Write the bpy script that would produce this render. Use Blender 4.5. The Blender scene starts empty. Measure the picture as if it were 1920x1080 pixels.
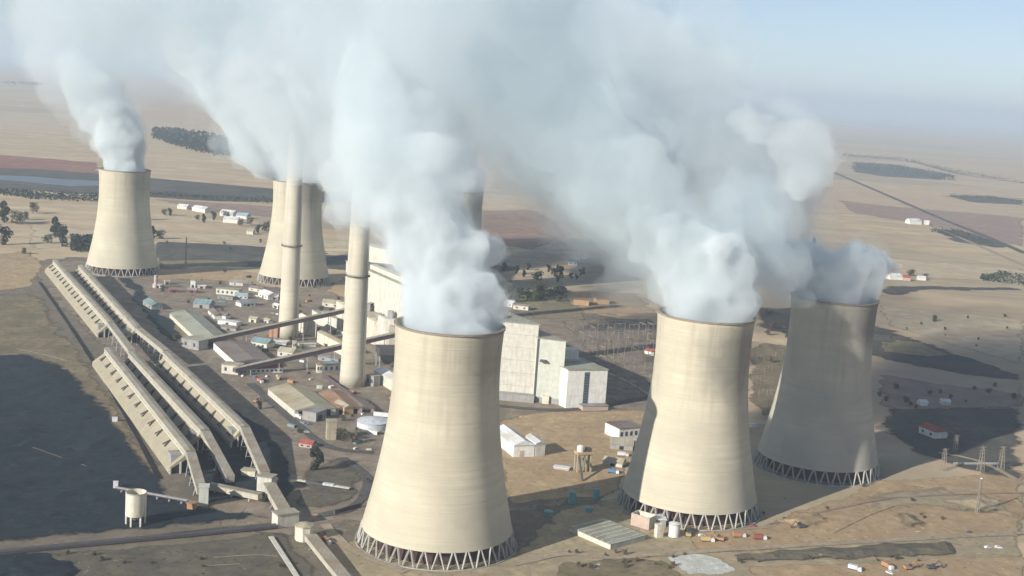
import bpy, bmesh, math, random
from mathutils import Vector, Matrix, noise
R = random.Random(7)
SC = bpy.context.scene
COL = SC.collection

# ------------------------------------------------------------------ camera
F = 2400.; ROLL = .07; V0 = 95.; H = 262.
_cr, _sr = math.cos(ROLL), math.sin(ROLL)
PITCH = math.atan((540 - (V0 + ROLL * 960)) * math.cos(math.atan(ROLL)) / F)

def ray(x, y):
    u = (x - 960) / F; v = (y - 540) / F
    a = u * _cr + v * _sr; b = -u * _sr + v * _cr
    return Vector((a, math.cos(PITCH) - b * math.sin(PITCH), -math.sin(PITCH) - b * math.cos(PITCH)))

def G(x, y, z=0.):
    """world point at height z seen at photo pixel x, y"""
    d = ray(x, y); t = (z - H) / d.z
    return Vector((d.x * t, d.y * t, z))

def D(x, y, Y):
    """world point at forward distance Y"""
    d = ray(x, y); t = Y / d.y
    return Vector((d.x * t, Y, H + d.z * t))

def PX(x, y):
    """pixels per metre on the ground at a photo pixel"""
    p = G(x, y)
    return F / (p.y * math.cos(PITCH) + H * math.sin(PITCH))

cam = bpy.data.cameras.new('camera'); co = bpy.data.objects.new('camera', cam); COL.objects.link(co)
co.location = (0, 0, H)
fwd = Vector((0, math.cos(PITCH), -math.sin(PITCH)))
right0 = Vector((1, 0, 0)); down0 = Vector((0, -math.sin(PITCH), -math.cos(PITCH)))
xr = right0 * _cr - down0 * _sr * -1 if False else right0 * _cr + down0 * (-_sr)
dn = right0 * _sr + down0 * _cr
co.matrix_world = Matrix.Translation((0, 0, H)) @ Matrix((xr, -dn, -fwd)).transposed().to_4x4()
cam.sensor_width = 36; cam.lens = F / 1920 * 36
cam.clip_start = 1; cam.clip_end = 200000
SC.camera = co

# ------------------------------------------------------------------ sky and sun
SUN_EL = math.radians(23); SHADOW_AZ = math.radians(43)
w = bpy.data.worlds.new('World'); SC.world = w; w.use_nodes = True
nt = w.node_tree; bg = nt.nodes['Background']
sk = nt.nodes.new('ShaderNodeTexSky'); sk.sky_type = 'NISHITA'; sk.sun_disc = False
sk.sun_elevation = SUN_EL
sdir = Vector((-math.cos(SHADOW_AZ), -math.sin(SHADOW_AZ), 0))     # horizontal direction towards the sun
sk.sun_rotation = math.atan2(sdir.x, sdir.y)
sk.altitude = 2600; sk.dust_density = .05; sk.air_density = 1.0; sk.ozone_density = 3
hs = nt.nodes.new('ShaderNodeHueSaturation'); hs.inputs['Saturation'].default_value = .78
nt.links.new(sk.outputs[0], hs.inputs['Color']); nt.links.new(hs.outputs[0], bg.inputs[0]); bg.inputs[1].default_value = .072
sl = bpy.data.lights.new('sun', 'SUN'); sl.energy = 4.7; sl.angle = math.radians(.6); sl.color = (1, .945, .85)
so = bpy.data.objects.new('sun', sl); COL.objects.link(so)
tow = Vector((sdir.x * math.cos(SUN_EL), sdir.y * math.cos(SUN_EL), math.sin(SUN_EL)))
so.rotation_euler = tow.to_track_quat('Z', 'Y').to_euler(); so.location = tow * 900
SC.view_settings.view_transform = 'Standard'; SC.view_settings.look = 'None'
SC.view_settings.exposure = .5; SC.view_settings.gamma = 1
cy = SC.cycles
cy.volume_bounces = 5; cy.max_bounces = 9; cy.diffuse_bounces = 2; cy.glossy_bounces = 2
cy.transmission_bounces = 2; cy.transparent_max_bounces = 32
cy.use_denoising = True; cy.use_adaptive_sampling = True; cy.adaptive_threshold = .03
cy.sample_clamp_indirect = 4

# ------------------------------------------------------------------ materials
def newmat(name, rough=.9):
    m = bpy.data.materials.new(name); m.use_nodes = True
    b = m.node_tree.nodes['Principled BSDF']; b.inputs['Roughness'].default_value = rough
    b.inputs['Specular IOR Level'].default_value = .25
    return m, m.node_tree, b

def rgba(c): return (c[0], c[1], c[2], 1)

def mix(nt, f, a, b, mode='MIX'):
    n = nt.nodes.new('ShaderNodeMix'); n.data_type = 'RGBA'; n.blend_type = mode
    for i, v in ((0, f), (6, a), (7, b)):
        if isinstance(v, bpy.types.NodeSocket): nt.links.new(v, n.inputs[i])
        elif i == 0: n.inputs[0].default_value = v
        else: n.inputs[i].default_value = rgba(v)
    return n.outputs[2]

def noisef(nt, scale, detail=4, lo=.35, hi=.65, stretch=None, coord='world', rough=.55, dist=0.):
    tc = nt.nodes.new('ShaderNodeNewGeometry') if coord == 'world' else nt.nodes.new('ShaderNodeTexCoord')
    v = tc.outputs['Position'] if coord == 'world' else tc.outputs['Object']
    if stretch:
        mp = nt.nodes.new('ShaderNodeMapping'); mp.inputs['Scale'].default_value = stretch[:3]
        if len(stretch) > 3: mp.inputs['Rotation'].default_value[2] = stretch[3]
        nt.links.new(v, mp.inputs[0]); v = mp.outputs[0]
    n = nt.nodes.new('ShaderNodeTexNoise'); n.inputs['Scale'].default_value = scale
    n.inputs['Detail'].default_value = detail; n.inputs['Roughness'].default_value = rough
    n.inputs['Distortion'].default_value = dist
    nt.links.new(v, n.inputs['Vector'])
    r = nt.nodes.new('ShaderNodeMapRange'); r.inputs[1].default_value = lo; r.inputs[2].default_value = hi
    nt.links.new(n.outputs[0], r.inputs[0])
    return r.outputs[0]

def ground_mat(name, cs, scale=.01, fine=.12, rough=.95, stretch=None, edge=.045):
    """three or more colours blended by noise of falling size"""
    m, nt, b = newmat(name, rough)
    c = cs[0]
    for i, k in enumerate(cs[1:]):
        c = mix(nt, noisef(nt, scale * (2.3 ** i), 6, .42, .62, stretch, dist=.6), c, k)
    c = mix(nt, noisef(nt, fine, 5, .3, .8), c, (cs[0][0] * .62, cs[0][1] * .62, cs[0][2] * .62))
    if fine > .08:     # tufts, stones and ruts
        c = mix(nt, noisef(nt, .30, 3, .60, .68), c, tuple(x * .48 for x in cs[0]))
        c = mix(nt, noisef(nt, .17, 3, .66, .74), c, tuple(min(.8, x * 1.35) for x in cs[1]))
        c = mix(nt, noisef(nt, .09, 3, .60, .66, (1, .06, 1, .9)), c, tuple(x * .74 for x in cs[0]))
    nt.links.new(c, b.inputs['Base Color'])
    if not edge:
        g_ = nt.nodes.new('ShaderNodeNewGeometry'); mp = nt.nodes.new('ShaderNodeMapping'); mp.inputs['Rotation'].default_value[2] = .35; mp.inputs['Scale'].default_value = (.0011, .0021, 1)
        nt.links.new(g_.outputs['Position'], mp.inputs[0])
        vo = nt.nodes.new('ShaderNodeTexVoronoi'); vo.voronoi_dimensions = '2D'; vo.distance = 'CHEBYCHEV'; vo.inputs['Scale'].default_value = 1; vo.inputs['Randomness'].default_value = .85
        nt.links.new(mp.outputs[0], vo.inputs['Vector'])
        sp = nt.nodes.new('ShaderNodeSeparateColor'); nt.links.new(vo.outputs['Color'], sp.inputs[0])
        r1 = nt.nodes.new('ShaderNodeMapRange'); r1.inputs[1].default_value = .45; r1.inputs[2].default_value = 1; r1.inputs[4].default_value = .62; nt.links.new(sp.outputs[0], r1.inputs[0])
        c = mix(nt, r1.outputs[0], c, (.47, .34, .24))
        r2 = nt.nodes.new('ShaderNodeMapRange'); r2.inputs[1].default_value = .7; r2.inputs[2].default_value = .9; r2.inputs[4].default_value = .5; nt.links.new(sp.outputs[1], r2.inputs[0])
        c = mix(nt, r2.outputs[0], c, (.31, .28, .20))
        c = mix(nt, noisef(nt, .03, 3, .5, .68, (.12, 1, 1, .35)), c, (.52, .40, .27))
        nt.links.new(c, b.inputs['Base Color'])
    if edge:    # the border thins out into tufts and bare spots
        at_ = nt.nodes.new('ShaderNodeAttribute'); at_.attribute_name = 'edge'
        nz = noisef(nt, edge, 7, .25, .75, rough=.68)
        a = nt.nodes.new('ShaderNodeMath'); a.operation = 'MULTIPLY_ADD'; a.inputs[1].default_value = 1.5; nt.links.new(at_.outputs['Fac'], a.inputs[0])
        sb = nt.nodes.new('ShaderNodeMath'); sb.operation = 'MULTIPLY'; sb.inputs[1].default_value = -1; nt.links.new(nz, sb.inputs[0]); nt.links.new(sb.outputs[0], a.inputs[2])
        r = nt.nodes.new('ShaderNodeMapRange'); r.inputs[1].default_value = -.12; r.inputs[2].default_value = .22; nt.links.new(a.outputs[0], r.inputs[0])
        nt.links.new(r.outputs[0], b.inputs['Alpha'])
    return m

def plain(name, c, rough=.85, var=.16, scale=.25, dirt=None, metal=0.):
    m, nt, b = newmat(name, rough)
    k = mix(nt, noisef(nt, scale, 5, .3, .75, coord='object'), c, tuple(x * (1 - var * 1.6) for x in c))
    if dirt:
        k = mix(nt, noisef(nt, .9, 3, .5, .75, (.5, .5, .06), coord='object'), k, dirt)
    nt.links.new(k, b.inputs['Base Color']); b.inputs['Metallic'].default_value = metal
    return m

def ribbed(name, c, pitch=1.2, rough=.7):
    """sheeting with streaks running down the slope"""
    m, nt, b = newmat(name, rough)
    k = mix(nt, noisef(nt, 1 / pitch, 2, .4, .62, (1, .03, .03), coord='object'), c, tuple(x * .80 for x in c))
    k = mix(nt, noisef(nt, .07, 5, .45, .7, coord='object'), k, (c[0] * .72, c[1] * .62, c[2] * .52))
    nt.links.new(k, b.inputs['Base Color'])
    return m

M = {}
M['cream'] = plain('cream_wall', (.72, .68, .55), dirt=(.42, .36, .28))
M['white'] = plain('white_wall', (.80, .79, .74), dirt=(.6, .56, .5))
M['grey'] = plain('grey_wall', (.36, .36, .34), dirt=(.25, .22, .2))
M['pale'] = plain('pale_cladding', (.66, .63, .55), dirt=(.45, .42, .36))
M['palegreen'] = plain('pale_green_cladding', (.60, .61, .53), dirt=(.45, .46, .38))
M['beige'] = plain('beige_concrete', (.42, .375, .27), dirt=(.30, .26, .2), scale=.08)
M['galroof'] = ribbed('gallery_sheeting', (.37, .34, .28), 1.2)
M['galside'] = plain('gallery_side', (.50, .47, .38), dirt=(.3, .27, .22))
M['sage'] = ribbed('sage_roof', (.37, .38, .31), 1.6)
M['brownroof'] = ribbed('brown_roof', (.24, .20, .18), 1.4)
M['tanroof'] = ribbed('tan_roof', (.44, .40, .29), 1.6)
M['rustroof'] = ribbed('rust_roof', (.36, .23, .15), 1.2)
M['redroof'] = plain('red_roof', (.38, .11, .09))
M['blueroof'] = ribbed('blue_grey_roof', (.36, .46, .52), 1.2)
M['tealroof'] = ribbed('teal_roof', (.22, .32, .33), 1.2)
M['whiteroof'] = ribbed('white_roof', (.72, .74, .76), 1.2, .5)
M['greyroof'] = ribbed('grey_roof', (.30, .30, .31), 1.3)
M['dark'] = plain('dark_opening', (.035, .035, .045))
M['glass'] = plain('window_glass', (.06, .08, .12), rough=.25)
M['steel'] = plain('galvanised_steel', (.40, .40, .40), rough=.5)
M['darksteel'] = plain('dark_steel', (.10, .095, .10), rough=.6)
M['darkframe'] = plain('weathered_frame', (.09, .08, .07))
M['gantrysteel'] = plain('weathered_steel', (.32, .28, .23), rough=.7)
M['purple'] = plain('dark_gallery_side', (.13, .10, .11))
M['silver'] = plain('tank_metal', (.62, .66, .70), rough=.45, dirt=(.4, .42, .44))
M['teal'] = plain('teal_paint', (.16, .40, .40), rough=.5)
M['orange'] = plain('orange_paint', (.44, .24, .13))
M['yellow'] = plain('yellow_paint', (.52, .40, .18))
M['red'] = plain('red_paint', (.32, .10, .08))
M['blue'] = plain('blue_paint', (.12, .22, .38))
M['carwhite'] = plain('white_car_paint', (.78, .78, .78), rough=.4)
M['tyre'] = plain('rubber', (.02, .02, .02))
M['pink'] = plain('pinkish_brick', (.54, .42, .35))
M['trunk'] = plain('bark', (.10, .08, .06))
M['coal'] = ground_mat('coal', [(.018, .02, .024), (.03, .032, .036)], .05, .6)

def leafmat(name, a, b_):
    m, nt, b = newmat(name, .9)
    nt.links.new(mix(nt, noisef(nt, .5, 3, .35, .65), a, b_), b.inputs['Base Color'])
    return m
M['leaf'] = leafmat('dark_leaves', (.028, .042, .028), (.055, .07, .04))
M['leaf2'] = leafmat('olive_leaves', (.07, .075, .04), (.12, .12, .07))
M['leafb'] = leafmat('bare_twigs', (.14, .11, .08), (.20, .16, .11))

# tower shell: cast-in-place concrete with lift rings, streaks and stains
def shell_mat(name, stain_dir, stain=.5, tint=(.575, .525, .40)):
    m, nt, b = newmat(name, .9)
    c = mix(nt, noisef(nt, .035, 5, .35, .7, coord='object'), tint, (tint[0] * .76, tint[1] * .77, tint[2] * .80))
    c = mix(nt, noisef(nt, .28, 3, .42, .70, (.02, .02, 1), coord='object'), c, (tint[0] * .83, tint[1] * .83, tint[2] * .84))
    f = noisef(nt, .22, 3, .50, .78, (1, 1, .035), coord='object')
    tc = nt.nodes.new('ShaderNodeTexCoord'); sp = nt.nodes.new('ShaderNodeSeparateXYZ'); nt.links.new(tc.outputs['Object'], sp.inputs[0])
    h = nt.nodes.new('ShaderNodeMapRange'); h.inputs[1].default_value = 35; h.inputs[2].default_value = 127; nt.links.new(sp.outputs[2], h.inputs[0])
    mu = nt.nodes.new('ShaderNodeMath'); mu.operation = 'MULTIPLY'; nt.links.new(f, mu.inputs[0]); nt.links.new(h.outputs[0], mu.inputs[1])
    c = mix(nt, mu.outputs[0], c, (tint[0] * .66, tint[1] * .65, tint[2] * .66))
    # one large dark patch under the rim, its edge broken by noise
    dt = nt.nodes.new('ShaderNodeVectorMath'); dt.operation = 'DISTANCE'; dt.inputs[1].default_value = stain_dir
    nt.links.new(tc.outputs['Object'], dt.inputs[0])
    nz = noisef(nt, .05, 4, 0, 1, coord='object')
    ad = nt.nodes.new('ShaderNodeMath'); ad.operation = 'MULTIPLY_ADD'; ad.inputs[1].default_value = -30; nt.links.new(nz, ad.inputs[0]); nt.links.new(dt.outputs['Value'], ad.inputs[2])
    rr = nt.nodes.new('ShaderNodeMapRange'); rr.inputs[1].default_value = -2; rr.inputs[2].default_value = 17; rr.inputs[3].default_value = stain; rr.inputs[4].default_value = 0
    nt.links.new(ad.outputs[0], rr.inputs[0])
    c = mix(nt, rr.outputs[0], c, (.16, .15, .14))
    nt.links.new(c, b.inputs['Base Color'])
    bp = nt.nodes.new('ShaderNodeBump'); bp.inputs['Strength'].default_value = .25; bp.inputs['Distance'].default_value = .4
    nt.links.new(noisef(nt, .9, 2, .3, .7, (.02, .02, 1), coord='object'), bp.inputs['Height']); nt.links.new(bp.outputs[0], b.inputs['Normal'])
    return m
M['conc'] = plain('leg_concrete', (.44, .42, .38), var=.2)
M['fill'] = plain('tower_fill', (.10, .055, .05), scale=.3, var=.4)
M['rim'] = plain('rim_concrete', (.30, .26, .21))

# ------------------------------------------------------------------ mesh helpers
class MB:
    def __init__(s): s.v = []; s.f = []
    def add(s, vs, fs):
        o = len(s.v); s.v += [tuple(v) for v in vs]; s.f += [tuple(i + o for i in f) for f in fs]; return s
    def hexa(s, q):  # 4 bottom ccw + 4 top ccw
        return s.add(q, [(3, 2, 1, 0), (4, 5, 6, 7), (0, 1, 5, 4), (1, 2, 6, 5), (2, 3, 7, 6), (3, 0, 4, 7)])
    def box(s, x0, x1, y0, y1, z0, z1):
        return s.hexa([(x0, y0, z0), (x1, y0, z0), (x1, y1, z0), (x0, y1, z0), (x0, y0, z1), (x1, y0, z1), (x1, y1, z1), (x0, y1, z1)])
    def prism(s, poly, y0, y1):  # poly in x,z extruded along y
        n = len(poly)
        return s.add([(x, y0, z) for x, z in poly] + [(x, y1, z) for x, z in poly],
                     [tuple(range(n)), tuple(range(2 * n - 1, n - 1, -1))] + [((i + 1) % n, i, n + i, n + (i + 1) % n) for i in range(n)])
    def bar(s, a, b, w, h=None, n=4):
        a, b = Vector(a), Vector(b); h = h or w
        d = (b - a).normalized(); up = Vector((0, 0, 1)) if abs(d.z) < .95 else Vector((0, 1, 0))
        r = d.cross(up).normalized(); u = r.cross(d)
        q = [p + r * i * w / 2 + u * j * h / 2 for p in (a, b) for i, j in ((-1, -1), (1, -1), (1, 1), (-1, 1))]
        return s.add(q, [(0, 1, 2, 3), (7, 6, 5, 4), (1, 0, 4, 5), (2, 1, 5, 6), (3, 2, 6, 7), (0, 3, 7, 4)])
    def lathe(s, prof, n=32, c=(0, 0), cap=True):
        vs = []; fs = []; m = len(prof)
        for r, z in prof:
            for i in range(n):
                a = 2 * math.pi * i / n; vs.append((c[0] + r * math.cos(a), c[1] + r * math.sin(a), z))
        for k in range(m - 1):
            for i in range(n):
                j = (i + 1) % n; fs.append((k * n + i, k * n + j, (k + 1) * n + j, (k + 1) * n + i))
        if cap: fs.append(tuple(range(n - 1, -1, -1))); fs.append(tuple((m - 1) * n + i for i in range(n)))
        return s.add(vs, fs)
    def build(s, name, mat, parent=None, smooth=False):
        me = bpy.data.meshes.new(name); me.from_pydata(s.v, [], s.f); me.update()
        me.materials.append(M[mat] if isinstance(mat, str) else mat)
        if smooth:
            for p in me.polygons: p.use_smooth = True
        o = bpy.data.objects.new(name, me); COL.objects.link(o)
        if parent: o.parent = parent
        return o

def tag(o, label=None, cat=None, group=None, kind=None):
    if label: o['label'] = label
    if cat: o['category'] = cat
    if group: o['group'] = group
    if kind: o['kind'] = kind
    return o

def empty(name, loc, rz=0., label=None, cat=None, group=None):
    o = bpy.data.objects.new(name, None); COL.objects.link(o); o.location = loc; o.rotation_euler.z = rz
    o.empty_display_size = 2
    return tag(o, label, cat, group)

def copy_tree(o, parent=None):
    c = o.copy(); COL.objects.link(c); c.parent = parent
    for ch in list(o.children): copy_tree(ch, c)
    return c

# ------------------------------------------------------------------ ground and patches
PALE = (.47, .37, .24)
M['veld'] = ground_mat('dry_grass', [(.66, .515, .315), (.58, .45, .28), (.71, .575, .37), (.50, .39, .25)], .0013, .02, stretch=(1, 2.2, 1, .25), edge=0)
M['yard'] = ground_mat('yard_dirt', [(.27, .215, .16), (.35, .26, .18), (.19, .165, .14), (.33, .28, .22)], .011, .09)
M['yardbase'] = ground_mat('works_base', [(.22, .185, .14), (.27, .22, .155), (.17, .15, .12)], .012, .1)
M['ochre'] = ground_mat('ochre_dirt', [(.50, .35, .20), (.56, .42, .25), (.38, .27, .165), (.44, .34, .22)], .014, .12)
M['scrub'] = ground_mat('scrub', [(.24, .195, .12), (.15, .135, .085), (.31, .24, .15)], .016, .15)
M['olive'] = ground_mat('olive_grass', [(.29, .245, .145), (.35, .295, .18), (.22, .195, .12)], .02, .16)
M['burnt'] = ground_mat('burnt_grass', [(.115, .11, .095), (.17, .15, .11), (.08, .08, .075)], .01, .1)
M['coalyard'] = ground_mat('coal_dust', [(.014, .029, .043), (.030, .044, .052), (.010, .021, .034), (.026, .038, .040)], .02, .2)
M['darkverge'] = ground_mat('sooty_verge', [(.15, .13, .10), (.20, .17, .125), (.10, .095, .08), (.17, .155, .10)], .018, .12)
M['mauve'] = ground_mat('mixed_dry_ground', [(.45, .36, .24), (.38, .30, .215), (.52, .42, .26), (.33, .29, .18)], .013, .12)
M['redsoil'] = ground_mat('red_soil', [(.34, .15, .11), (.38, .22, .15)], .008, .05)
M['palestrip'] = ground_mat('pale_grass', [(.64, .53, .36), (.56, .44, .29)], .01, .06)
M['asphalt'] = ground_mat('asphalt', [(.11, .105, .10), (.14, .13, .12)], .05, .4)
M['trackdirt'] = ground_mat('track_dirt', [(.44, .36, .26), (.38, .30, .21)], .05, .3)
M['whitesed'] = ground_mat('pale_sediment', [(.66, .68, .62), (.74, .75, .70), (.5, .5, .44)], .06, .2)
M['brownfield'] = ground_mat('ploughed_soil', [(.36, .26, .205), (.42, .30, .225)], .01, .05)
mw, ntw, bw = newmat('water', .35); bw.inputs['Base Color'].default_value = (.13, .16, .18, 1); M['water'] = mw

gm = MB()
N = 60; gx = [-60000, 60000]; 
xs = [-60000, -20000, -6000, -2000, -600, 0, 600, 2000, 6000, 20000, 60000]; ys = [-3000, 0, 400, 800, 1400, 2200, 3500, 6000, 12000, 30000, 70000]
gm.add([(x, y, 0) for y in ys for x in xs], [(j * 11 + i, j * 11 + i + 1, j * 11 + 12 + i, j * 11 + 11 + i) for j in range(10) for i in range(10)])
tag(gm.build('ground', 'veld'), kind='structure')

_zp = [.03]
def patch(name, pts, mat, jit=1.6, lift=None, soft=3.2, relief=0):
    """flat sheet on the ground; ragged outline like a real field or yard edge"""
    _zp[0] += .012
    z = lift or _zp[0]
    w_ = [G(*p) for p in pts]; out = []
    per = sum((w_[i] - w_[i - 1]).length for i in range(len(w_)))
    for i, a in enumerate(w_):
        b = w_[(i + 1) % len(w_)]; d = b - a
        n = max(1, int(40 * d.length / per) + 1); t_ = Vector((-d.y, d.x, 0)).normalized()
        for k in range(n):
            p = a + d * k / n
            s = jit / 1000 * p.y
            p = p + t_ * noise.noise(p * (6 / per * 4)) * s * 2 + t_ * R.uniform(-.35, .35) * s
            out.append((p.x, p.y, z))
    n = len(out); ring = [Vector(p[:2]) for p in out]
    x0 = min(p.x for p in ring); x1 = max(p.x for p in ring); y0 = min(p.y for p in ring); y1 = max(p.y for p in ring)
    st = max((x1 - x0), (y1 - y0)) / (64 if mat == 'coalyard' else 34)
    def inside(q):
        c = False; k = n - 1
        for i in range(n):
            a, b = ring[i], ring[k]
            if (a.y > q.y) != (b.y > q.y) and q.x < (b.x - a.x) * (q.y - a.y) / (b.y - a.y) + a.x: c = not c
            k = i
        return c
    def dist(q):
        m_ = 1e9
        for i in range(n):
            a = ring[i - 1]; e = ring[i] - a; t = max(0, min(1, (q - a).dot(e) / max(e.length_squared, 1e-9)))
            m_ = min(m_, (q - a - e * t).length)
        return m_
    short = min(x1 - x0, y1 - y0); sx = min(st, max((x1 - x0) / 14, 1e-3)); sy = min(st, max((y1 - y0) / 14, 1e-3))
    pts2 = list(ring); yy = y0 + sy / 2
    while yy < y1:
        xx = x0 + sx / 2
        while xx < x1:
            q = Vector((xx + R.uniform(-.2, .2) * sx, yy + R.uniform(-.2, .2) * sy))
            if inside(q): pts2.append(q)
            xx += sx
        yy += sy
    from mathutils.geometry import delaunay_2d_cdt
    vv, ee, ff, *_ = delaunay_2d_cdt(pts2, [(i, (i + 1) % n) for i in range(n)], [list(range(n))], 1, 1e-5)
    me = bpy.data.meshes.new(name); me.from_pydata([(p.x, p.y, z) for p in vv], [], [tuple(f) for f in ff]); me.update()
    if me.polygons and me.polygons[0].normal.z < 0: me.flip_normals()
    at_ = me.attributes.new('edge', 'FLOAT', 'POINT')
    for i, p in enumerate(vv):
        at_.data[i].value = min(1, dist(p) / (p.y * soft / 1000 * 3))
        if relief:
            me.vertices[i].co.z += at_.data[i].value ** 1.5 * relief * (.75 + .5 * noise.noise(Vector((p.x, p.y, 0)) * .06))
        if mat == 'coalyard' and at_.data[i].value > .3:
            q3 = Vector((p.x, p.y, 0)); me.vertices[i].co.z += (at_.data[i].value - .3) * (max(0, noise.noise(q3 * .022)) * 4.5 + max(0, noise.noise(q3 * .07)) * 2.2)
    me.materials.append(M[mat]); o = bpy.data.objects.new(name, me); COL.objects.link(o)
    return tag(o, kind='structure')

def strip(name, pts, wid, mat, jit=0):
    """a road, track or rail bed of constant width in metres along photo pixels"""
    _zp[0] += .012; z = _zp[0]
    w_ = [G(*p) for p in pts]; P = []
    for i in range(len(w_) - 1):   # Catmull-Rom
        p0 = w_[max(i - 1, 0)]; p1 = w_[i]; p2 = w_[i + 1]; p3 = w_[min(i + 2, len(w_) - 1)]
        for k in range(8):
            t = k / 8
            P.append(.5 * ((2 * p1) + (p2 - p0) * t + (2 * p0 - 5 * p1 + 4 * p2 - p3) * t * t + (3 * p1 - p0 - 3 * p2 + p3) * t ** 3))
    P.append(w_[-1]); mb = MB(); vs = []
    for i, p in enumerate(P):
        d = (P[min(i + 1, len(P) - 1)] - P[max(i - 1, 0)]); n = Vector((-d.y, d.x, 0)).normalized()
        ww = wid * (1 + .25 * noise.noise(p * .05)) / 2
        vs += [(p.x + n.x * ww * q, p.y + n.y * ww * q, z) for q in (1.15, .55, -.55, -1.15)]
    mb.add(vs, [(4 * i + k, 4 * i + 1 + k, 4 * i + 5 + k, 4 * i + 4 + k) for i in range(len(P) - 1) for k in range(3)])
    o = mb.build(name, mat); at_ = o.data.attributes.new('edge', 'FLOAT', 'POINT')
    for i in range(len(vs)): at_.data[i].value = 0 if i % 4 in (0, 3) else .85
    return tag(o, kind='structure')

# far country
patch('field', [(-60, 205), (150, 215), (560, 250), (900, 300), (900, 320), (500, 285), (200, 262), (-60, 240)], 'palestrip', 2)
patch('field', [(-60, 285), (190, 305), (188, 328), (60, 322), (-60, 318)], 'redsoil', 2)
patch('field', [(-60, 312), (60, 316), (190, 325), (500, 352), (900, 372), (900, 392), (560, 380), (400, 378), (190, 366), (-60, 352)], 'burnt', 2)
patch('lake', [(-60, 326), (60, 331), (120, 336), (186, 339), (186, 348), (130, 349), (60, 342), (-60, 332)], 'water', 1)
patch('field', [(-60, 350), (60, 357), (190, 366), (188, 374), (60, 366), (-60, 362)], 'palestrip', 2)
patch('field', [(270, 372), (500, 385), (720, 400), (1000, 392), (1080, 440), (1000, 470), (760, 430), (420, 400)], 'brownfield', 2)
patch('field', [(40, 420), (170, 430), (500, 440), (740, 458), (1100, 470), (1100, 490), (720, 470), (300, 452), (60, 470)], 'palestrip', 3)
patch('burnt_ground', [(285, 452), (500, 462), (740, 480), (980, 500), (960, 540), (730, 512), (600, 505), (420, 500), (290, 505), (278, 480)], 'burnt', 3)
patch('grass_strip', [(290, 488), (380, 486), (470, 490), (480, 500), (400, 500), (300, 504)], 'olive', 3)
patch('grass_strip', [(600, 470), (740, 474), (900, 484), (880, 492), (740, 484), (610, 480)], 'palestrip', 3)
patch('burnt_ground', [(1410, 575), (1500, 574), (1660, 612), (1925, 704), (1925, 716), (1800, 705), (1640, 672), (1500, 640), (1410, 612)], 'burnt', 3, soft=7)
patch('grass_strip', [(1640, 640), (1720, 636), (1790, 668), (1740, 672), (1650, 660)], 'olive', 3)
patch('burnt_ground', [(1640, 536), (1740, 535), (1850, 538), (1925, 536), (1925, 546), (1750, 545), (1690, 556), (1640, 556)], 'burnt', 3, soft=5)
patch('field', [(1650, 560), (1925, 545), (1925, 590), (1850, 560)], 'veld', 2)
patch('field', [(1560, 372), (1640, 384), (1925, 408), (1925, 470), (1780, 430), (1600, 400)], 'brownfield', 2)
patch('burnt_ground', [(1760, 366), (1850, 366), (1925, 376), (1925, 386), (1820, 380)], 'burnt', 3)
patch('burnt_ground', [(1745, 428), (1800, 430), (1905, 462), (1870, 466), (1780, 452)], 'burnt', 3)
patch('burnt_ground', [(1590, 303), (1680, 308), (1800, 330), (1770, 338), (1660, 332), (1590, 322)], 'burnt', 3)
strip('road', [(1560, 322), (1640, 356), (1760, 408), (1840, 440), (1925, 476)], 20, 'burnt')
strip('dirt_track', [(1580, 292), (1700, 302), (1800, 326), (1925, 344)], 40, 'burnt')
strip('dirt_track', [(1530, 400), (1700, 410), (1925, 500)], 12, 'trackdirt')
strip('dirt_track', [(1640, 470), (1740, 500), (1925, 520)], 10, 'trackdirt')
patch('field', [(1500, 470), (1925, 505), (1925, 530), (1660, 520)], 'palestrip', 3)
patch('field', [(1640, 570), (1925, 600), (1925, 690), (1660, 610)], 'palestrip', 3)

# the works
patch('works_ground', [(-90, 500), (140, 478), (300, 498), (640, 530), (1000, 566), (1290, 620), (1250, 800), (1130, 960), (960, 1050), (640, 1100), (-90, 1100)], 'yardbase', 3, soft=6)
patch('works_yard', [(40, 505), (130, 482), (300, 505), (470, 512), (640, 540), (900, 545), (1000, 580), (1100, 600), (1250, 640), (1240, 780), (1150, 880), (1050, 960), (680, 985), (560, 1010), (420, 1000), (230, 700), (90, 560)], 'yard', 3)
patch('dirt_yard', [(640, 520), (720, 520), (760, 545), (640, 560), (600, 545)], 'ochre', 3)
patch('dirt_yard', [(290, 505), (420, 500), (490, 515), (600, 535), (560, 545), (380, 525), (280, 525)], 'ochre', 3)
patch('dirt_yard', [(925, 790), (1010, 770), (1230, 770), (1180, 890), (1155, 930), (950, 950), (930, 860)], 'ochre', 3)
patch('dirt_yard', [(1060, 545), (1200, 550), (1240, 590), (1100, 590), (1010, 575)], 'ochre', 3)
patch('olive_verge', [(940, 560), (1060, 545), (1110, 600), (1000, 600)], 'olive', 3)
patch('switchyard', [(1040, 600), (1230, 598), (1235, 740), (1220, 752), (1140, 700)], 'yard', 3)
patch('grass_verge', [(1040, 955), (1160, 930), (1420, 985), (1925, 905), (1925, 1095), (640, 1095), (560, 1030), (680, 1010), (960, 1045)], 'mauve', 3)
patch('bare_ground', [(1290, 1000), (1430, 985), (1640, 900), (1925, 880), (1925, 1008), (1790, 1014), (1380, 1038), (1300, 1035)], 'ochre', 4)
patch('scrub_ground', [(1560, 930), (1700, 905), (1925, 930), (1925, 985), (1740, 960), (1640, 975)], 'mauve', 6, soft=14)
patch('scrub_ground', [(1640, 965), (1700, 955), (1770, 990), (1690, 1000)], 'scrub', 6, soft=7, relief=5)
patch('earth_mound', [(1430, 975), (1500, 955), (1560, 962), (1570, 985), (1490, 998)], 'ochre', 5, soft=6, relief=3)
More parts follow.
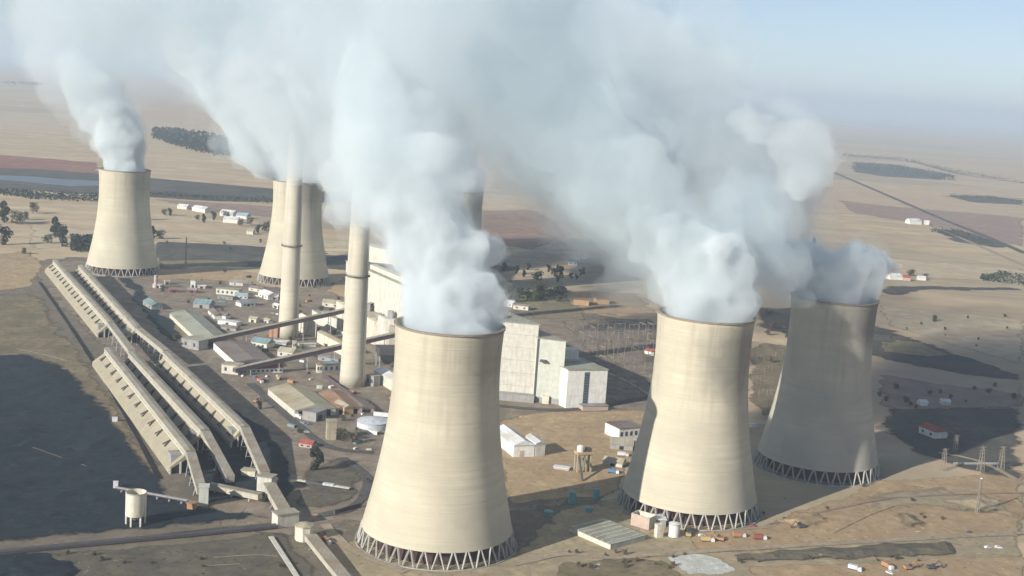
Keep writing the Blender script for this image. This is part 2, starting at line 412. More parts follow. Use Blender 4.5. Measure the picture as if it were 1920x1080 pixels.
patch('earth_mound', [(1760, 935), (1840, 925), (1900, 940), (1880, 968), (1790, 965)], 'mauve', 5, soft=7, relief=4)
patch('bank', [(1372, 1042), (1500, 1030), (1790, 1013), (1800, 1044), (1600, 1052), (1385, 1058)], 'darkverge', 3, relief=3)
patch('bare_ground', [(1385, 1062), (1600, 1054), (1925, 1040), (1925, 1095), (1420, 1095)], 'ochre', 4)
patch('burnt_ground', [(1640, 762), (1925, 760), (1925, 905), (1850, 895), (1700, 850), (1640, 800)], 'burnt', 3, soft=8)  # dark field, with tower and plume shadow painted into its tone
patch('scrub_ground', [(1410, 640), (1500, 650), (1490, 760), (1420, 800), (1400, 720)], 'scrub', 4)
patch('scrub_ground', [(1640, 700), (1760, 720), (1925, 740), (1925, 765), (1650, 770)], 'brownfield', 4)
patch('basin_floor', [(1246, 1046), (1300, 1037), (1350, 1048), (1388, 1072), (1340, 1080), (1285, 1078)], 'whitesed', 1.5, soft=1.4)
patch('spoil_ground', [(1040, 1060), (1120, 1048), (1240, 1046), (1290, 1085), (1200, 1095), (1040, 1095)], 'scrub', 5)
patch('spoil_ground', [(1090, 1056), (1130, 1052), (1150, 1070), (1110, 1078)], 'whitesed', 6)
patch('grass_verge', [(-80, 560), (60, 545), (90, 560), (250, 780), (330, 920), (300, 940), (-80, 700)], 'scrub', 4, soft=8)
patch('coal_yard', [(-80, 665), (60, 662), (140, 690), (212, 765), (276, 855), (334, 935), (430, 960), (500, 960), (520, 975), (-80, 1030)], 'coalyard', 3, soft=8)
patch('coal_yard', [(250, 700), (330, 700), (500, 800), (560, 900), (548, 955), (480, 930), (380, 950), (340, 890)], 'coalyard', 4)
patch('coal_yard', [(215, 520), (250, 520), (345, 625), (335, 655), (290, 620)], 'coalyard', 3)
patch('bare_ground', [(-80, 480), (60, 470), (90, 500), (60, 540), (-80, 560)], 'ochre', 3)
patch('scrub_ground', [(-80, 1045), (300, 1020), (540, 995), (620, 1095), (-80, 1095)], 'darkverge', 3, soft=6)
patch('coal_yard', [(-80, 1042), (90, 1036), (170, 1070), (120, 1095), (-80, 1095)], 'coalyard', 4)
patch('grass_verge', [(560, 885), (640, 850), (690, 880), (670, 945), (600, 960), (545, 950)], 'darkverge', 3, soft=6)
strip('road', [(935, 762), (1040, 770), (1130, 762), (1230, 745), (1400, 730)], 9, 'asphalt')
strip('road', [(1060, 690), (1140, 700), (1220, 742)], 5, 'trackdirt')
strip('dirt_track', [(75, 530), (150, 640), (230, 770), (300, 900)], 4, 'coal')
strip('dirt_track', [(120, 525), (160, 580), (215, 640)], 4, 'trackdirt')
strip('dirt_track', [(-40, 805), (60, 840), (170, 878), (260, 900)], 1.2, 'scrub')
strip('dirt_track', [(30, 655), (90, 668), (125, 678)], 2.5, 'trackdirt')
strip('road', [(640, 860), (690, 900), (665, 950), (600, 968)], 8, 'asphalt')
strip('road', [(470, 720), (560, 800), (620, 840), (700, 850)], 8, 'asphalt')
strip('dirt_track', [(960, 1060), (1060, 1040), (1160, 1046), (1400, 1030), (1925, 1000)], 7, 'trackdirt')
strip('dirt_track', [(1440, 985), (1640, 940), (1760, 930), (1925, 925)], 3, 'brownfield')
strip('dirt_track', [(1560, 1000), (1640, 962), (1700, 948), (1760, 985), (1840, 1006)], 3, 'ochre')
strip('dirt_track', [(760, 1075), (700, 1050), (640, 1020), (610, 985)], 8, 'trackdirt')
strip('road', [(1760, 850), (1840, 868), (1925, 912)], 6, 'trackdirt')
for q in ([(-20, 790), (15, 785), (45, 800), (20, 806)], [(60, 760), (75, 780), (98, 815), (88, 815)], [(110, 690), (135, 730), (178, 798), (170, 798), (128, 735)]):
    patch('coal_seam', q, 'coal', 4)
strip('dirt_track', [(235, 1010), (360, 996), (540, 980)], 2.5, 'scrub')
strip('dirt_track', [(400, 1048), (480, 1043), (520, 1046)], 1.2, 'trackdirt')
strip('dirt_track', [(380, 1064), (450, 1060)], 1.2, 'trackdirt')

# ------------------------------------------------------------------ cooling towers
def rad(z):
    return 30.0 * math.sqrt(1 + ((z - 105) / (91. if z < 105 else 90.)) ** 2)

def cooling_tower(loc, label, shellm, rz=0., tall=1.):
    t = empty('cooling_tower', loc, rz, label, 'cooling tower', 'cooling towers of the power station')
    prof = [(rad(z), z * tall) for z in [9.5 + i * 2.4 for i in range(49)] + [127.5]]
    inner = [(r - .9, z) for r, z in reversed(prof)]
    MB().lathe(prof + inner + [prof[0]], 96, cap=False).build('shell', shellm, t, True)
    r = rad(127.5); zt = 127.5 * tall
    MB().lathe([(r + .1, zt - .5), (r + .6, zt - .5), (r + .6, zt + .45), (r - 1.2, zt + .45), (r - 1.2, zt + .02), (r + .1, zt + .02), (r + .1, zt - .5)], 96, cap=False).build('rim', 'rim', t)
    n = 34
    leg = None
    for i in range(n):
        a0 = 2 * math.pi * i / n; da = math.pi / n * .82
        m = MB()
        top = Vector((43.3 * math.cos(a0), 43.3 * math.sin(a0), 9.75))
        for s in (-1, 1):
            m.bar((45.4 * math.cos(a0 + s * da), 45.4 * math.sin(a0 + s * da), .3), (43.3 * math.cos(a0 + s * da * .16), 43.3 * math.sin(a0 + s * da * .16), 9.7), .85)
        m.build('leg', 'conc', t)
    MB().lathe([(46.9, -.5), (46.9, .9), (46.2, .9), (46.2, .4), (2, .4)], 64, cap=False).build('basin', 'conc', t)
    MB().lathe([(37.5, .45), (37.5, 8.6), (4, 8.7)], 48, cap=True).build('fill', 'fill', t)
    return t

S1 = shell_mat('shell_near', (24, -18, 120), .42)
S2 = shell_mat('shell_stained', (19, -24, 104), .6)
S3 = shell_mat('shell_shaded', (28, -13, 118), .8, (.49, .465, .39))  # shade this tower stands in is painted into the darker tint
T = {}
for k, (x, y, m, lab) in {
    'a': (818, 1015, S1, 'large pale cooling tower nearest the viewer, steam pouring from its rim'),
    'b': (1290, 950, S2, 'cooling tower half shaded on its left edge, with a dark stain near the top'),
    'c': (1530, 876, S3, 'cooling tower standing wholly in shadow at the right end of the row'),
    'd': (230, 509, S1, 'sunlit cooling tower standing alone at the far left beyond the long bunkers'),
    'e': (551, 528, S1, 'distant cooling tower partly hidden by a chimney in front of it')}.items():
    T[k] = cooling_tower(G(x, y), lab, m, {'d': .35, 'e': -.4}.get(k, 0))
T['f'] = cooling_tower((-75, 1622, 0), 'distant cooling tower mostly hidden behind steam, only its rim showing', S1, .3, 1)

# ------------------------------------------------------------------ chimneys
def chimney(px, r0, r1, h, label, rings, lab_g='chimneys of the power station'):
    t = empty('chimney', G(*px), 0, label, 'chimney', lab_g)
    m = MB(); n = 40
    m.lathe([(r0 + (r1 - r0) * (k / 20) ** .85, h * k / 20) for k in range(21)], 40, cap=True).build('shaft', shell_mat('chimney_concrete', (99, 0, 150), 0, (.62, .57, .45)), t, True)
    for z in rings:
        r = r0 + (r1 - r0) * (z / h) ** .85
        q = MB().lathe([(r + .05, z), (r + 1.7, z), (r + 1.7, z + .4), (r + .05, z + .4), (r + .05, z)], 32, cap=False)
        for i in range(16):
            a = 2 * math.pi * i / 16; q.bar(((r + 1.6) * math.cos(a), (r + 1.6) * math.sin(a), z + .3), ((r + 1.6) * math.cos(a), (r + 1.6) * math.sin(a), z + 1.7), .15)
        q.lathe([(r + 1.5, z + 1.5), (r + 1.7, z + 1.5), (r + 1.7, z + 1.7), (r + 1.5, z + 1.7), (r + 1.5, z + 1.5)], 32, cap=False)
        q.build('gallery', 'darksteel', t)
    MB().lathe([(r1 + .05, h - 4), (r1 + .5, h - 4), (r1 + .5, h + .5), (r1 - .8, h + .5)], 32, cap=False).build('cap', 'rim', t)
    a = math.radians(-35)
    lad = MB()
    for s in (-.35, .35):
        lad.bar(((r0 + .3) * math.cos(a + s / r0), (r0 + .3) * math.sin(a + s / r0), 0), ((r1 + .45) * math.cos(a + s / r1), (r1 + .45) * math.sin(a + s / r1), h), .18)
    lad.build('ladder', 'darksteel', t)
    return t
chimney((540, 632), 10.2, 7.2, 205, 'tall pale chimney in front of the distant tower, thin ring platform round it', (92,))
chimney((660, 722), 11.0, 7.4, 205, 'nearer tall chimney with its top lost in steam, ring platform halfway', (95, ))

# ------------------------------------------------------------------ buildings
def bld(name, label, a, b, depth, h, roof='flat', wall='cream', rm='greyroof', cat='building', group=None, az=None,
        pitch=.28, windows=0, door=False, over=.5, skew=None, z0=0.):
    """front edge runs between ground pixels a (left) and b (right); depth metres away from the viewer"""
    A, B = G(*a), G(*b); d = B - A; L = d.length; rz = math.atan2(d.y, d.x)
    o = empty(name, A + Vector((0, 0, z0)), rz, label, cat, group)
    hx, hy = (0, depth)
    if skew is not None:     # direction of the side walls (world azimuth, degrees)
        aa = math.radians(skew) - rz; hx, hy = depth * math.cos(aa), depth * math.sin(aa)
    def P(u, v, z): return (u + hx * v / depth, hy * v / depth, z)
    MB().hexa([P(0, 0, -.3), P(L, 0, -.3), P(L, depth, -.3), P(0, depth, -.3), P(0, 0, h), P(L, 0, h), P(L, depth, h), P(0, depth, h)]).build('wall', wall, o)
    e = over
    if roof == 'flat':
        MB().hexa([P(-e, -e, h + .02), P(L + e, -e, h + .02), P(L + e, depth + e, h + .02), P(-e, depth + e, h + .02), P(-e, -e, h + .5), P(L + e, -e, h + .5), P(L + e, depth + e, h + .5), P(-e, depth + e, h + .5)]).build('roof', rm, o)
    elif roof == 'gx':   # ridge along the front edge
        r = h + depth / 2 * pitch * 2
        vs = [P(-e, -e, h + .02), P(L + e, -e, h + .02), P(L + e, depth / 2, r), P(-e, depth / 2, r), P(L + e, depth + e, h + .02), P(-e, depth + e, h + .02)]
        MB().add(vs, [(0, 1, 2, 3), (3, 2, 4, 5), (1, 4, 2), (0, 3, 5), (0, 5, 4, 1)]).build('roof', rm, o)
    else:                # ridge running back from the front
        r = h + L / 2 * pitch * 2
        vs = [P(-e, -e, h + .02), P(L + e, -e, h + .02), P(L + e, depth + e, h + .02), P(-e, depth + e, h + .02), P(L / 2, -e, r), P(L / 2, depth + e, r)]
        MB().add(vs, [(0, 1, 4), (3, 5, 2), (0, 4, 5, 3), (1, 2, 5, 4), (0, 3, 2, 1)]).build('roof', rm, o)
    for i in range(windows):
        u = L * (i + .5) / windows; ww = min(L / windows * .55, 2.2)
        MB().box(u - ww / 2, u + ww / 2, -.12, -.003, h * .35, h * .72).build('window', 'glass', o)
    if door:
        MB().box(L * .5 - 1.6, L * .5 + 1.6, -.15, -.003, 0, min(h * .75, 4)).build('door', 'dark', o)
    return o, L, P

GRID = 118
# boiler house: three stepping blocks running back from the end wall
o, L, P = bld('boiler_house', 'tall windowless boiler house, pale cladding, rising behind the nearest cooling tower', (893, 742), (1000, 752), 330, 66, 'flat', 'pale', 'sage', 'building', skew=GRID, over=1)
m = MB(); m.hexa([P(6, 20, 66.6), P(14, 20, 66.6), P(14, 300, 66.6), P(6, 300, 66.6), P(6, 20, 71), P(14, 20, 71), P(14, 300, 71), P(6, 300, 71)]); m.build('roof_monitor', 'cream', o)
for k in range(7):
    v_ = 112 + 30 * k
    q = [P(-15, v_, -.2), P(-.02, v_, -.2), P(-.02, v_ + 20, -.2), P(-15, v_ + 20, -.2)]; hgt = 24 + (k % 3) * 4
    a_b = P(-7, v_ + 9, 0)
    MB().hexa(q + [(a, b, hgt) for a, b, _ in q]).build('precipitator', ('cream', 'galroof', 'pale')[k % 3], o)
    MB().box(a_b[0] - 2.5, a_b[0] + 2.5, a_b[1] - 3, a_b[1] + 3, hgt + .02, hgt + 7).build('vent_housing', 'grey', o)
for k in range(6):
    c = P(26, 20 + 45 * k, 0); MB().box(c[0] - 3, c[0] + 3, c[1] - 5, c[1] + 5, 66.55, 70).build('vent_housing', 'grey', o)
MB().box(0, L + 1, -9, -.01, 0, 6.2).build('annex', 'grey', o)
for k in range(5):
    MB().box(-.35, L + .35, -.08, -.004, 12 + k * 11, 12.25 + k * 11).build('cladding_joint', 'grey', o)
o, L, P = bld('turbine_annex', 'pale green middle block between the tallest block and the one with a window strip', (1002, 754), (1052, 760), 300, 55, 'flat', 'palegreen', 'galroof', 'building', skew=GRID, over=.8)
MB().box(L * .12, L * .34, -4, -.01, 36, 37.5).build('balcony', 'darksteel', o)
MB().box(0, L, -.5, -.01, 0, 5).build('plinth', 'grey', o)
MB().box(L * .30, L * .55, -3, -.55, 0, 7).build('porch', 'cream', o)
MB().box(-1.2, .4, -.6, -.02, 0, 55).build('downpipe', 'darksteel', o)
o, L, P = bld('switch_house', 'white lowest block with a dark vertical window strip on its front', (1060, 766), (1134, 765), 62, 33, 'flat', 'white', 'sage', 'building', skew=GRID, over=.8)
w_ = MB().box(L * .42, L * .55, -.12, -.004, 1, 31).build('window', 'glass', o)
mb = MB()
for k in range(13): mb.box(L * .415, L * .555, -.25, -.13, 2 + k * 2.3, 2.25 + k * 2.3)
mb.build('frame', 'grey', w_)
c = P(16, 40, 0); MB().box(c[0] - 1, c[0] + 12, c[1] - 6, c[1] + 6, 33.6, 43).build('rooftop_box', 'white', o)
MB().box(c[0] - 2, c[0] + 14, c[1] - 8, c[1] + 8, 33.55, 34.6).build('rooftop_deck', 'pale', o)
bld('low_store', 'low pinkish brick building along the foot of the white block', (1092, 771), (1140, 770), 8, 4, 'flat', 'pink', 'greyroof', 'building')

# cream coal bunker block left of the steam
bld('bunker_house', 'tall cream block just left of the nearest steam, conveyor running into it', (694, 560), (742, 572), 50, 62, 'flat', 'cream', 'pale', 'building', skew=GRID, over=.6)
bld('precipitator_house', 'grey roofed block below the upper conveyor, right of the nearer chimney', (694, 622), (746, 634), 34, 12, 'flat', 'pale', 'galroof', 'building', skew=GRID)
bld('precipitator_house', 'white gabled block beside the steam, between the two conveyors', (722, 606), (752, 612), 22, 18, 'gz', 'white', 'greyroof', 'building', skew=GRID)
bld('annex', 'narrow white block under the end of the upper conveyor', (702, 598), (714, 601), 10, 22, 'flat', 'white', 'galroof', 'building', skew=GRID)
bld('duct_house', 'long cream duct building slanting towards the nearer chimney from behind', (594, 642), (642, 668), 8, 11, 'gx', 'cream', 'tanroof', 'building', pitch=.15)
bld('duct_house', 'cream gabled building between the two chimneys', (572, 628), (592, 632), 30, 14, 'gz', 'cream', 'pale', 'building', skew=GRID)
bld('duct_house', 'pale flat block behind the nearer chimney on its left', (598, 610), (640, 622), 24, 12, 'flat', 'pale', 'sage', 'building', skew=GRID)
bld('workshop', 'long pale sloping roofed workshop running down beside the nearest tower', (700, 712), (752, 745), 14, 9, 'gx', 'cream', 'whiteroof', 'building', pitch=.2)
hop = empty('ash_hopper', G(724, 690), .3, 'dark funnel shaped hopper beside the nearest tower, under the lower conveyor', 'hopper')
MB().add([(-9, -9, 14), (9, -9, 14), (9, 9, 14), (-9, 9, 14), (-3, -3, 4), (3, -3, 4), (3, 3, 4), (-3, 3, 4), (-9, -9, 20), (9, -9, 20), (9, 9, 20), (-9, 9, 20)],
         [(4, 7, 6, 5), (0, 1, 5, 4)[::-1], (1, 2, 6, 5)[::-1], (2, 3, 7, 6)[::-1], (3, 0, 4, 7)[::-1], (0, 1, 9, 8), (1, 2, 10, 9), (2, 3, 11, 10), (3, 0, 8, 11), (8, 9, 10, 11)]).build('funnel', 'darksteel', hop)
for sx in (-8, 8):
    for sy in (-8, 8): MB().bar((sx, sy, 0), (sx, sy, 14), .9).build('leg', 'steel', hop)

sheds = [
 ('long_shed', 'long shed with a worn sage roof beside the start of the upper conveyor', (318, 596), (374, 650), 30, 5, 'gx', 'cream', 'sage', .12),
 ('store_shed', 'shed with bright white side wall and flat brown roof between the conveyors', (400, 656), (440, 693), 34, 7, 'gx', 'white', 'brownroof', .06),
 ('open_shed', 'tan roofed open ended shed in the yard left of the nearer chimney', (502, 742), (552, 784), 33, 6, 'gx', 'pale', 'tanroof', .12),
 ('rust_shed', 'rust brown roofed shed just right of the tan roofed shed', (596, 748), (628, 778), 22, 5, 'gx', 'pink', 'rustroof', .12),
 ('brown_shed', 'dark brown roofed lean-to between the rust roofed shed and the dark fence', (634, 752), (662, 776), 18, 4, 'gx', 'pink', 'brownroof', .1),
]
for n, lab, a, b, dep, h, rf, wl, rm, pt in sheds:
    o, L, P = bld(n, lab, a, b, dep, h, rf, wl, rm, 'shed', pitch=pt)
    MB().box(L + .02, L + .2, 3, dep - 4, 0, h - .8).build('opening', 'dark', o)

# small buildings scattered through the works: name, label, a, b, depth, height, roof, wall, roof material
small = [
 ('pump_hut', 'small white hut at the foot of the pink stack near the far left tower', (286, 540), (304, 541), 8, 4, 'flat', 'white', 'whiteroof'),
 ('brick_hut', 'small pinkish hut right of the pink stack', (309, 534), (318, 534), 6, 4, 'gx', 'pink', 'tanroof'),
 ('control_hut', 'narrow pale two storey hut in the dirt yard in front of the burnt strip', (357, 540), (366, 541), 6, 9, 'flat', 'palegreen', 'sage'),
 ('brick_hut', 'low pinkish building right of the narrow pale hut', (370, 541), (385, 542), 6, 3.5, 'flat', 'pink', 'whiteroof'),
 ('dark_shed', 'low dark red shed left of the narrow pale hut', (318, 549), (335, 549), 8, 3.5, 'gx', 'red', 'brownroof'),
 ('dark_shed', 'low dark shed just below the narrow pale hut', (351, 549), (368, 550), 8, 3.5, 'gx', 'red', 'greyroof'),
 ('office_block', 'cream and green office block with many windows left of the farther chimney', (405, 552), (447, 556), 12, 7, 'flat', 'cream', 'sage'),
 ('office_block', 'building with a light blue roof in front of the cream office block', (440, 560), (464, 561), 10, 3.5, 'gx', 'white', 'blueroof'),
 ('office_block', 'low grey building in front of the cream office block', (408, 560), (436, 563), 9, 3, 'flat', 'grey', 'greyroof'),
 ('workshop', 'white roofed workshop close left of the farther chimney', (484, 556), (502, 563), 14, 5, 'gx', 'white', 'whiteroof'),
 ('workshop', 'pale low workshop touching the left of the farther chimney, below the white roofed one', (504, 562), (521, 563), 10, 4, 'gx', 'pink', 'pale'),
 ('workshop', 'grey and white workshop in the middle of the yard', (452, 576), (480, 574), 12, 4, 'gx', 'white', 'greyroof'),
 ('workshop', 'small bright cream hut left of the farther chimney', (511, 577), (521, 580), 6, 4, 'gx', 'cream', 'whiteroof'),
 ('store_shed', 'teal grey roofed store behind the long sage shed', (362, 577), (392, 580), 16, 5, 'gx', 'grey', 'tealroof'),
 ('store_shed', 'narrow white building slanting beside the long sage shed', (390, 588), (402, 599), 10, 4, 'gx', 'white', 'brownroof'),
 ('store_shed', 'short white fronted hut right of the slanting white building', (404, 597), (423, 600), 9, 4, 'gx', 'white', 'brownroof'),
 ('store_shed', 'long bright white roofed hut in the yard above the upper conveyor', (408, 608), (443, 613), 9, 4, 'flat', 'white', 'whiteroof'),
 ('store_shed', 'low brown roofed hut just above the upper conveyor', (414, 618), (442, 622), 8, 3, 'gx', 'grey', 'brownroof'),
 ('store_shed', 'small cream hut in the middle of the yard above the upper conveyor', (466, 604), (480, 606), 8, 4, 'gx', 'cream', 'tanroof'),
 ('store_shed', 'small pale hut left of the farther chimney above the conveyor', (493, 604), (503, 607), 6, 3, 'gx', 'white', 'tanroof'),
 ('transfer_house', 'grey cube at the low end of the upper conveyor', (340, 652), (372, 658), 14, 9, 'flat', 'grey', 'sage'),
 ('orange_store', 'small orange brown block against the left of the farther chimney base', (504, 632), (520, 634), 8, 10, 'flat', 'orange', 'tanroof'),
 ('flat_store', 'white flat roofed store at the foot of the farther chimney', (510, 645), (537, 648), 9, 3, 'flat', 'grey', 'whiteroof'),
 ('gate_post_house', 'narrow cream pillar like hut right of the farther chimney foot', (549, 654), (555, 654), 3, 7, 'flat', 'cream', 'pale'),
 ('low_store', 'row of low greenish white huts right of the farther chimney foot', (562, 652), (592, 651), 5, 3, 'flat', 'white', 'palegreen_'),
 ('transfer_house', 'pale cube at the low end of the lower conveyor', (415, 700), (446, 704), 12, 8, 'flat', 'pale', 'tanroof'),
 ('long_office', 'long low office with red roof line and blue white windows under the lower conveyor', (455, 702), (530, 699), 9, 4.5, 'gx', 'white', 'redroof'),
 ('container_office', 'dark teal block left of the nearer chimney', (606, 700), (636, 698), 9, 8, 'flat', 'grey', 'tealroof'),
 ('container_office', 'narrow white and orange block beside the dark teal block', (594, 700), (604, 700), 6, 8, 'flat', 'cream', 'orange'),
 ('grey_annex', 'blue grey lean-to at the right end of the tan roofed shed', (592, 792), (612, 784), 12, 7, 'flat', 'grey', 'greyroof'),
 ('yellow_store', 'mustard coloured block in the scrub below the sheds', (612, 826), (630, 826), 7, 14, 'flat', 'tanroof', 'tanroof'),
 ('cream_gable', 'small building with an orange cream wall at the end of the rust roofed shed', (626, 768), (645, 779), 8, 6, 'gx', 'yellowish', 'tanroof'),
 ('lab_block', 'brown roofed building with white columns left of the half shaded tower', (1160, 826), (1205, 822), 20, 9, 'flat', 'white', 'brownroof'),
 ('depot', 'grey roofed depot in front of the building with white columns', (1144, 842), (1186, 846), 14, 4, 'gx', 'grey', 'galroof'),
 ('depot', 'small white roofed depot touching the half shaded tower', (1168, 838), (1190, 842), 7, 5, 'flat', 'white', 'whiteroof'),
 ('depot', 'low beige depot below the grey roofed depot', (1130, 872), (1166, 878), 10, 3, 'gx', 'pale', 'tanroof'),
 ('red_roof_house', 'white house with a red roof in the dark field at right', (1722, 812), (1752, 824), 13, 6, 'gx', 'white', 'redroof'),
 ('white_shed', 'small white shed just right of the red roofed house', (1760, 822), (1776, 822), 5, 3, 'flat', 'white', 'whiteroof'),
 ('tank_house', 'low grey building just below the lower conveyor, left of the nearer chimney', (596, 676), (634, 682), 10, 4, 'flat', 'grey', 'greyroof'),
 ('tank_house', 'small tan roofed building between the conveyors and right of the brown roofed shed', (520, 668), (548, 672), 12, 5, 'gx', 'pale', 'tanroof'),
 ('tank_house', 'green grey roofed building between the conveyors behind the brown roofed shed', (470, 650), (500, 655), 14, 5, 'gx', 'cream', 'tealroof'),
 ('tank_house', 'low tan building on bare ground between the two chimneys, farther one', (604, 575), (636, 578), 12, 5, 'gx', 'cream', 'tanroof'),
 ('tank_house', 'white walled building between the two chimneys, nearer one', (600, 596), (622, 600), 10, 7, 'flat', 'white', 'galroof'),
 ('tank_house', 'small rust roofed building right against the nearer chimney on its left', (628, 584), (646, 588), 10, 5, 'gx', 'pink', 'rustroof'),
 ('tank_house', 'grey block at the foot of the nearer chimney on its right', (686, 722), (700, 726), 8, 9, 'flat', 'grey', 'galroof'),
 ('tank_house', 'pale low range along the back of the yard above the office block', (430, 535), (470, 538), 9, 4, 'gx', 'pale', 'greyroof'),
 ('tank_house', 'brown roofed range left of the distant tower legs', (466, 545), (490, 549), 9, 4, 'gx', 'cream', 'brownroof'),
 ('tank_house', 'teal roofed low range beside the rightmost far bunker', (268, 572), (284, 582), 12, 5, 'gx', 'grey', 'tealroof'),
 ('tank_house', 'low red roofed yard building beside the big dark tree left of the nearest tower', (560, 838), (584, 842), 8, 3, 'gx', 'pink', 'redroof'),
 ('tank_house', 'flat tan building behind the boiler house beside the grove', (962, 580), (990, 583), 12, 5, 'flat', 'cream', 'tanroof'),
 ('farm_house', 'white farm building under the puff of steam at right', (1668, 524), (1692, 525), 16, 5, 'gx', 'white', 'whiteroof'),
 ('farm_house', 'red walled farm building beside the white one at right', (1694, 526), (1707, 527), 12, 5, 'gx', 'pink', 'redroof'),
 ('farm_house', 'small white farm hut at the right end of the farmstead', (1722, 525), (1736, 526), 10, 4, 'gx', 'white', 'whiteroof'),
 ('farm_house', 'bright white long building alone in the far right field', (1706, 420), (1728, 421), 22, 7, 'gx', 'white', 'whiteroof'),
 ('farm_house', 'small pale building right of the bright white one in the far right field', (1732, 421), (1742, 422), 16, 6, 'gx', 'cream', 'whiteroof'),
 ('cottage', 'white cottage beyond the right tower above the dark field', (1728, 762), (1740, 762), 8, 3.5, 'gx', 'white', 'whiteroof'),
 ('cottage', 'larger pale cottage right of the white cottage above the dark field', (1766, 760), (1782, 761), 8, 3.5, 'gx', 'cream', 'whiteroof'),
 ('cottage', 'tiny red roofed hut in the switchyard left of the half shaded tower', (1208, 664), (1226, 668), 8, 4, 'gx', 'white', 'redroof'),
 ('village_house', 'long white roofed village building left of the others', (360, 395), (384, 399), 16, 6, 'gx', 'white', 'whiteroof'),
 ('village_house', 'white village building in the middle among dark trees', (412, 404), (436, 407), 18, 6, 'gx', 'white', 'whiteroof'),
 ('village_house', 'lower white village building in front of the trees', (418, 417), (446, 419), 16, 6, 'gx', 'white', 'whiteroof'),
 ('village_house', 'small blue grey village building right of the trees', (442, 409), (462, 411), 18, 5, 'gx', 'white', 'blueroof'),
 ('village_house', 'cream roofed cottage alone below the village', (462, 439), (474, 440), 12, 5, 'gx', 'cream', 'tanroof'),
 ('village_house', 'small white house behind the village, topmost', (332, 391), (350, 393), 14, 5, 'gx', 'cream', 'whiteroof'),
 ('hamlet_house', 'pale house between the dark trees right of the near steam', (1066, 497), (1082, 498), 12, 5, 'gx', 'white', 'blueroof'),
 ('hamlet_house', 'small white house right of the pale house among the trees', (1086, 491), (1098, 492), 10, 5, 'gx', 'white', 'whiteroof'),
 ('ruin', 'ochre walled roofless ruin in the dirt above the switchyard, left one', (1076, 572), (1104, 574), 16, 7, 'flat', 'yellowish', 'rustroof'),
 ('ruin', 'ochre block right of the other in the dirt above the switchyard', (1118, 570), (1142, 571), 14, 6, 'flat', 'yellowish', 'rustroof'),
 ('roadside_house', 'white hut near the far wall behind the boiler house', (945, 574), (960, 577), 10, 5, 'gx', 'white', 'whiteroof'),
]
M['palegreen_'] = M['palegreen']; M['yellowish'] = plain('ochre_wall', (.56, .38, .22))
for n, lab, a, b, dep, h, rf, wl, rm in small:
    wpx = b[0] - a[0]
    bld(n, lab, a, b, dep, h, rf, wl, rm, 'hut' if wpx < 18 and n.endswith(('hut', 'shed')) else 'building', windows=(max(2, int(wpx / 8)) if 'office' in n or 'lab' in n else 2 if n.endswith(('house', 'workshop')) and 'village' not in n and 'farm' not in n else 0),
        door=n.endswith(('shed', 'depot', 'workshop', 'hut')), skew=None)

# white warehouse with wing
o, L, P = bld('warehouse', 'bright white gabled warehouse half hidden by the nearest tower', (962, 858), (1001, 857), 42, 9, 'gz', 'white', 'whiteroof', 'building', skew=112, pitch=.25, over=.8)
MB().box(L * .3, L * .5, -.2, -.004, 0, 5).build('door', 'pink', o)
o, L, P = bld('warehouse_wing', 'smaller white wing against the right side of the gabled warehouse', (1003, 857), (1021, 855), 20, 10, 'gz', 'white', 'whiteroof', 'building', skew=112, pitch=.2)

# flat filter beds in front of the half shaded tower, pump house and small silo
o, L, P = bld('filter_beds', 'low flat roofed structure with a cream front wall before the half shaded tower', (1066, 998), (1144, 1032), 30, 3.2, 'flat', 'cream', 'sage', 'building', over=.2)
for k in range(7):
    MB().box(L * (k + .5) / 7 - .3, L * (k + .5) / 7 + .3, .5, 29, 3.72, 4.1).build('roof_beam', 'pale', o)
o = empty('pump_house', G(1182, 985), -.62, 'roofless pinkish concrete pump house at the foot of the half shaded tower', 'pump house')
for (x0, x1, y0, y1) in ((0, 13, 0, .6), (0, 13, 8, 8.6), (0, .6, .61, 7.99), (12.4, 13, .61, 7.99)):
    MB().box(x0, x1, y0, y1, 0, 8).build('wall', 'pink' if y0 == 0 else 'cream', o)
MB().box(.61, 12.39, .61, 7.99, 0, 1).build('floor', 'dark', o)
bld('white_store', 'flat white roof slab behind the pump house at the foot of the half shaded tower', (1210, 988), (1248, 990), 10, 5, 'flat', 'grey', 'whiteroof', 'building')
bld('cream_pier', 'narrow cream pier beside the roofless pump house', (1231, 1010), (1243, 1009), 3.5, 8, 'flat', 'cream', 'cream', 'pier', over=.1)

def tank(name, label, px, r, h, mat, legs=0, open_top=False, cat='tank', group=None):
    t = empty(name, G(*px), 0, label, cat, group); z0 = legs
    if open_top: MB().lathe([(r, z0), (r, z0 + h), (r - .35, z0 + h), (r - .35, z0 + h * .55), (.3, z0 + h * .5)], 36, cap=True).build('body', mat, t, False)
    else: MB().lathe([(r, z0), (r, z0 + h), (r * .5, z0 + h + r * .12), (.2, z0 + h + r * .18)], 36, cap=True).build('body', mat, t, False)
    MB().lathe([(r + .02, z0 + h - .5), (r + .25, z0 + h - .5), (r + .25, z0 + h - .1), (r + .02, z0 + h - .1)], 36, cap=False).build('hoop', 'steel', t)
    if legs:
        for i in range(6):
            a = math.pi / 3 * i + .3
            MB().box(-.45, .45, -.45, .45, 0, legs - .01).build('leg', mat, t).location = ((r - .6) * math.cos(a), (r - .6) * math.sin(a), 0)
        MB().lathe([(r - 1.2, z0 - .02), (1.5, z0 - 3)], 24, cap=True).build('funnel', 'grey', t)
    return t
tank('silo', 'cream open topped silo on legs at the edge of the coal yard', (254, 985), 5.8, 13.5, 'cream', 6.5, True, 'silo')
tank('water_tank', 'wide low silver tank beside the nearest tower', (700, 800), 12.5, 5, 'silver')
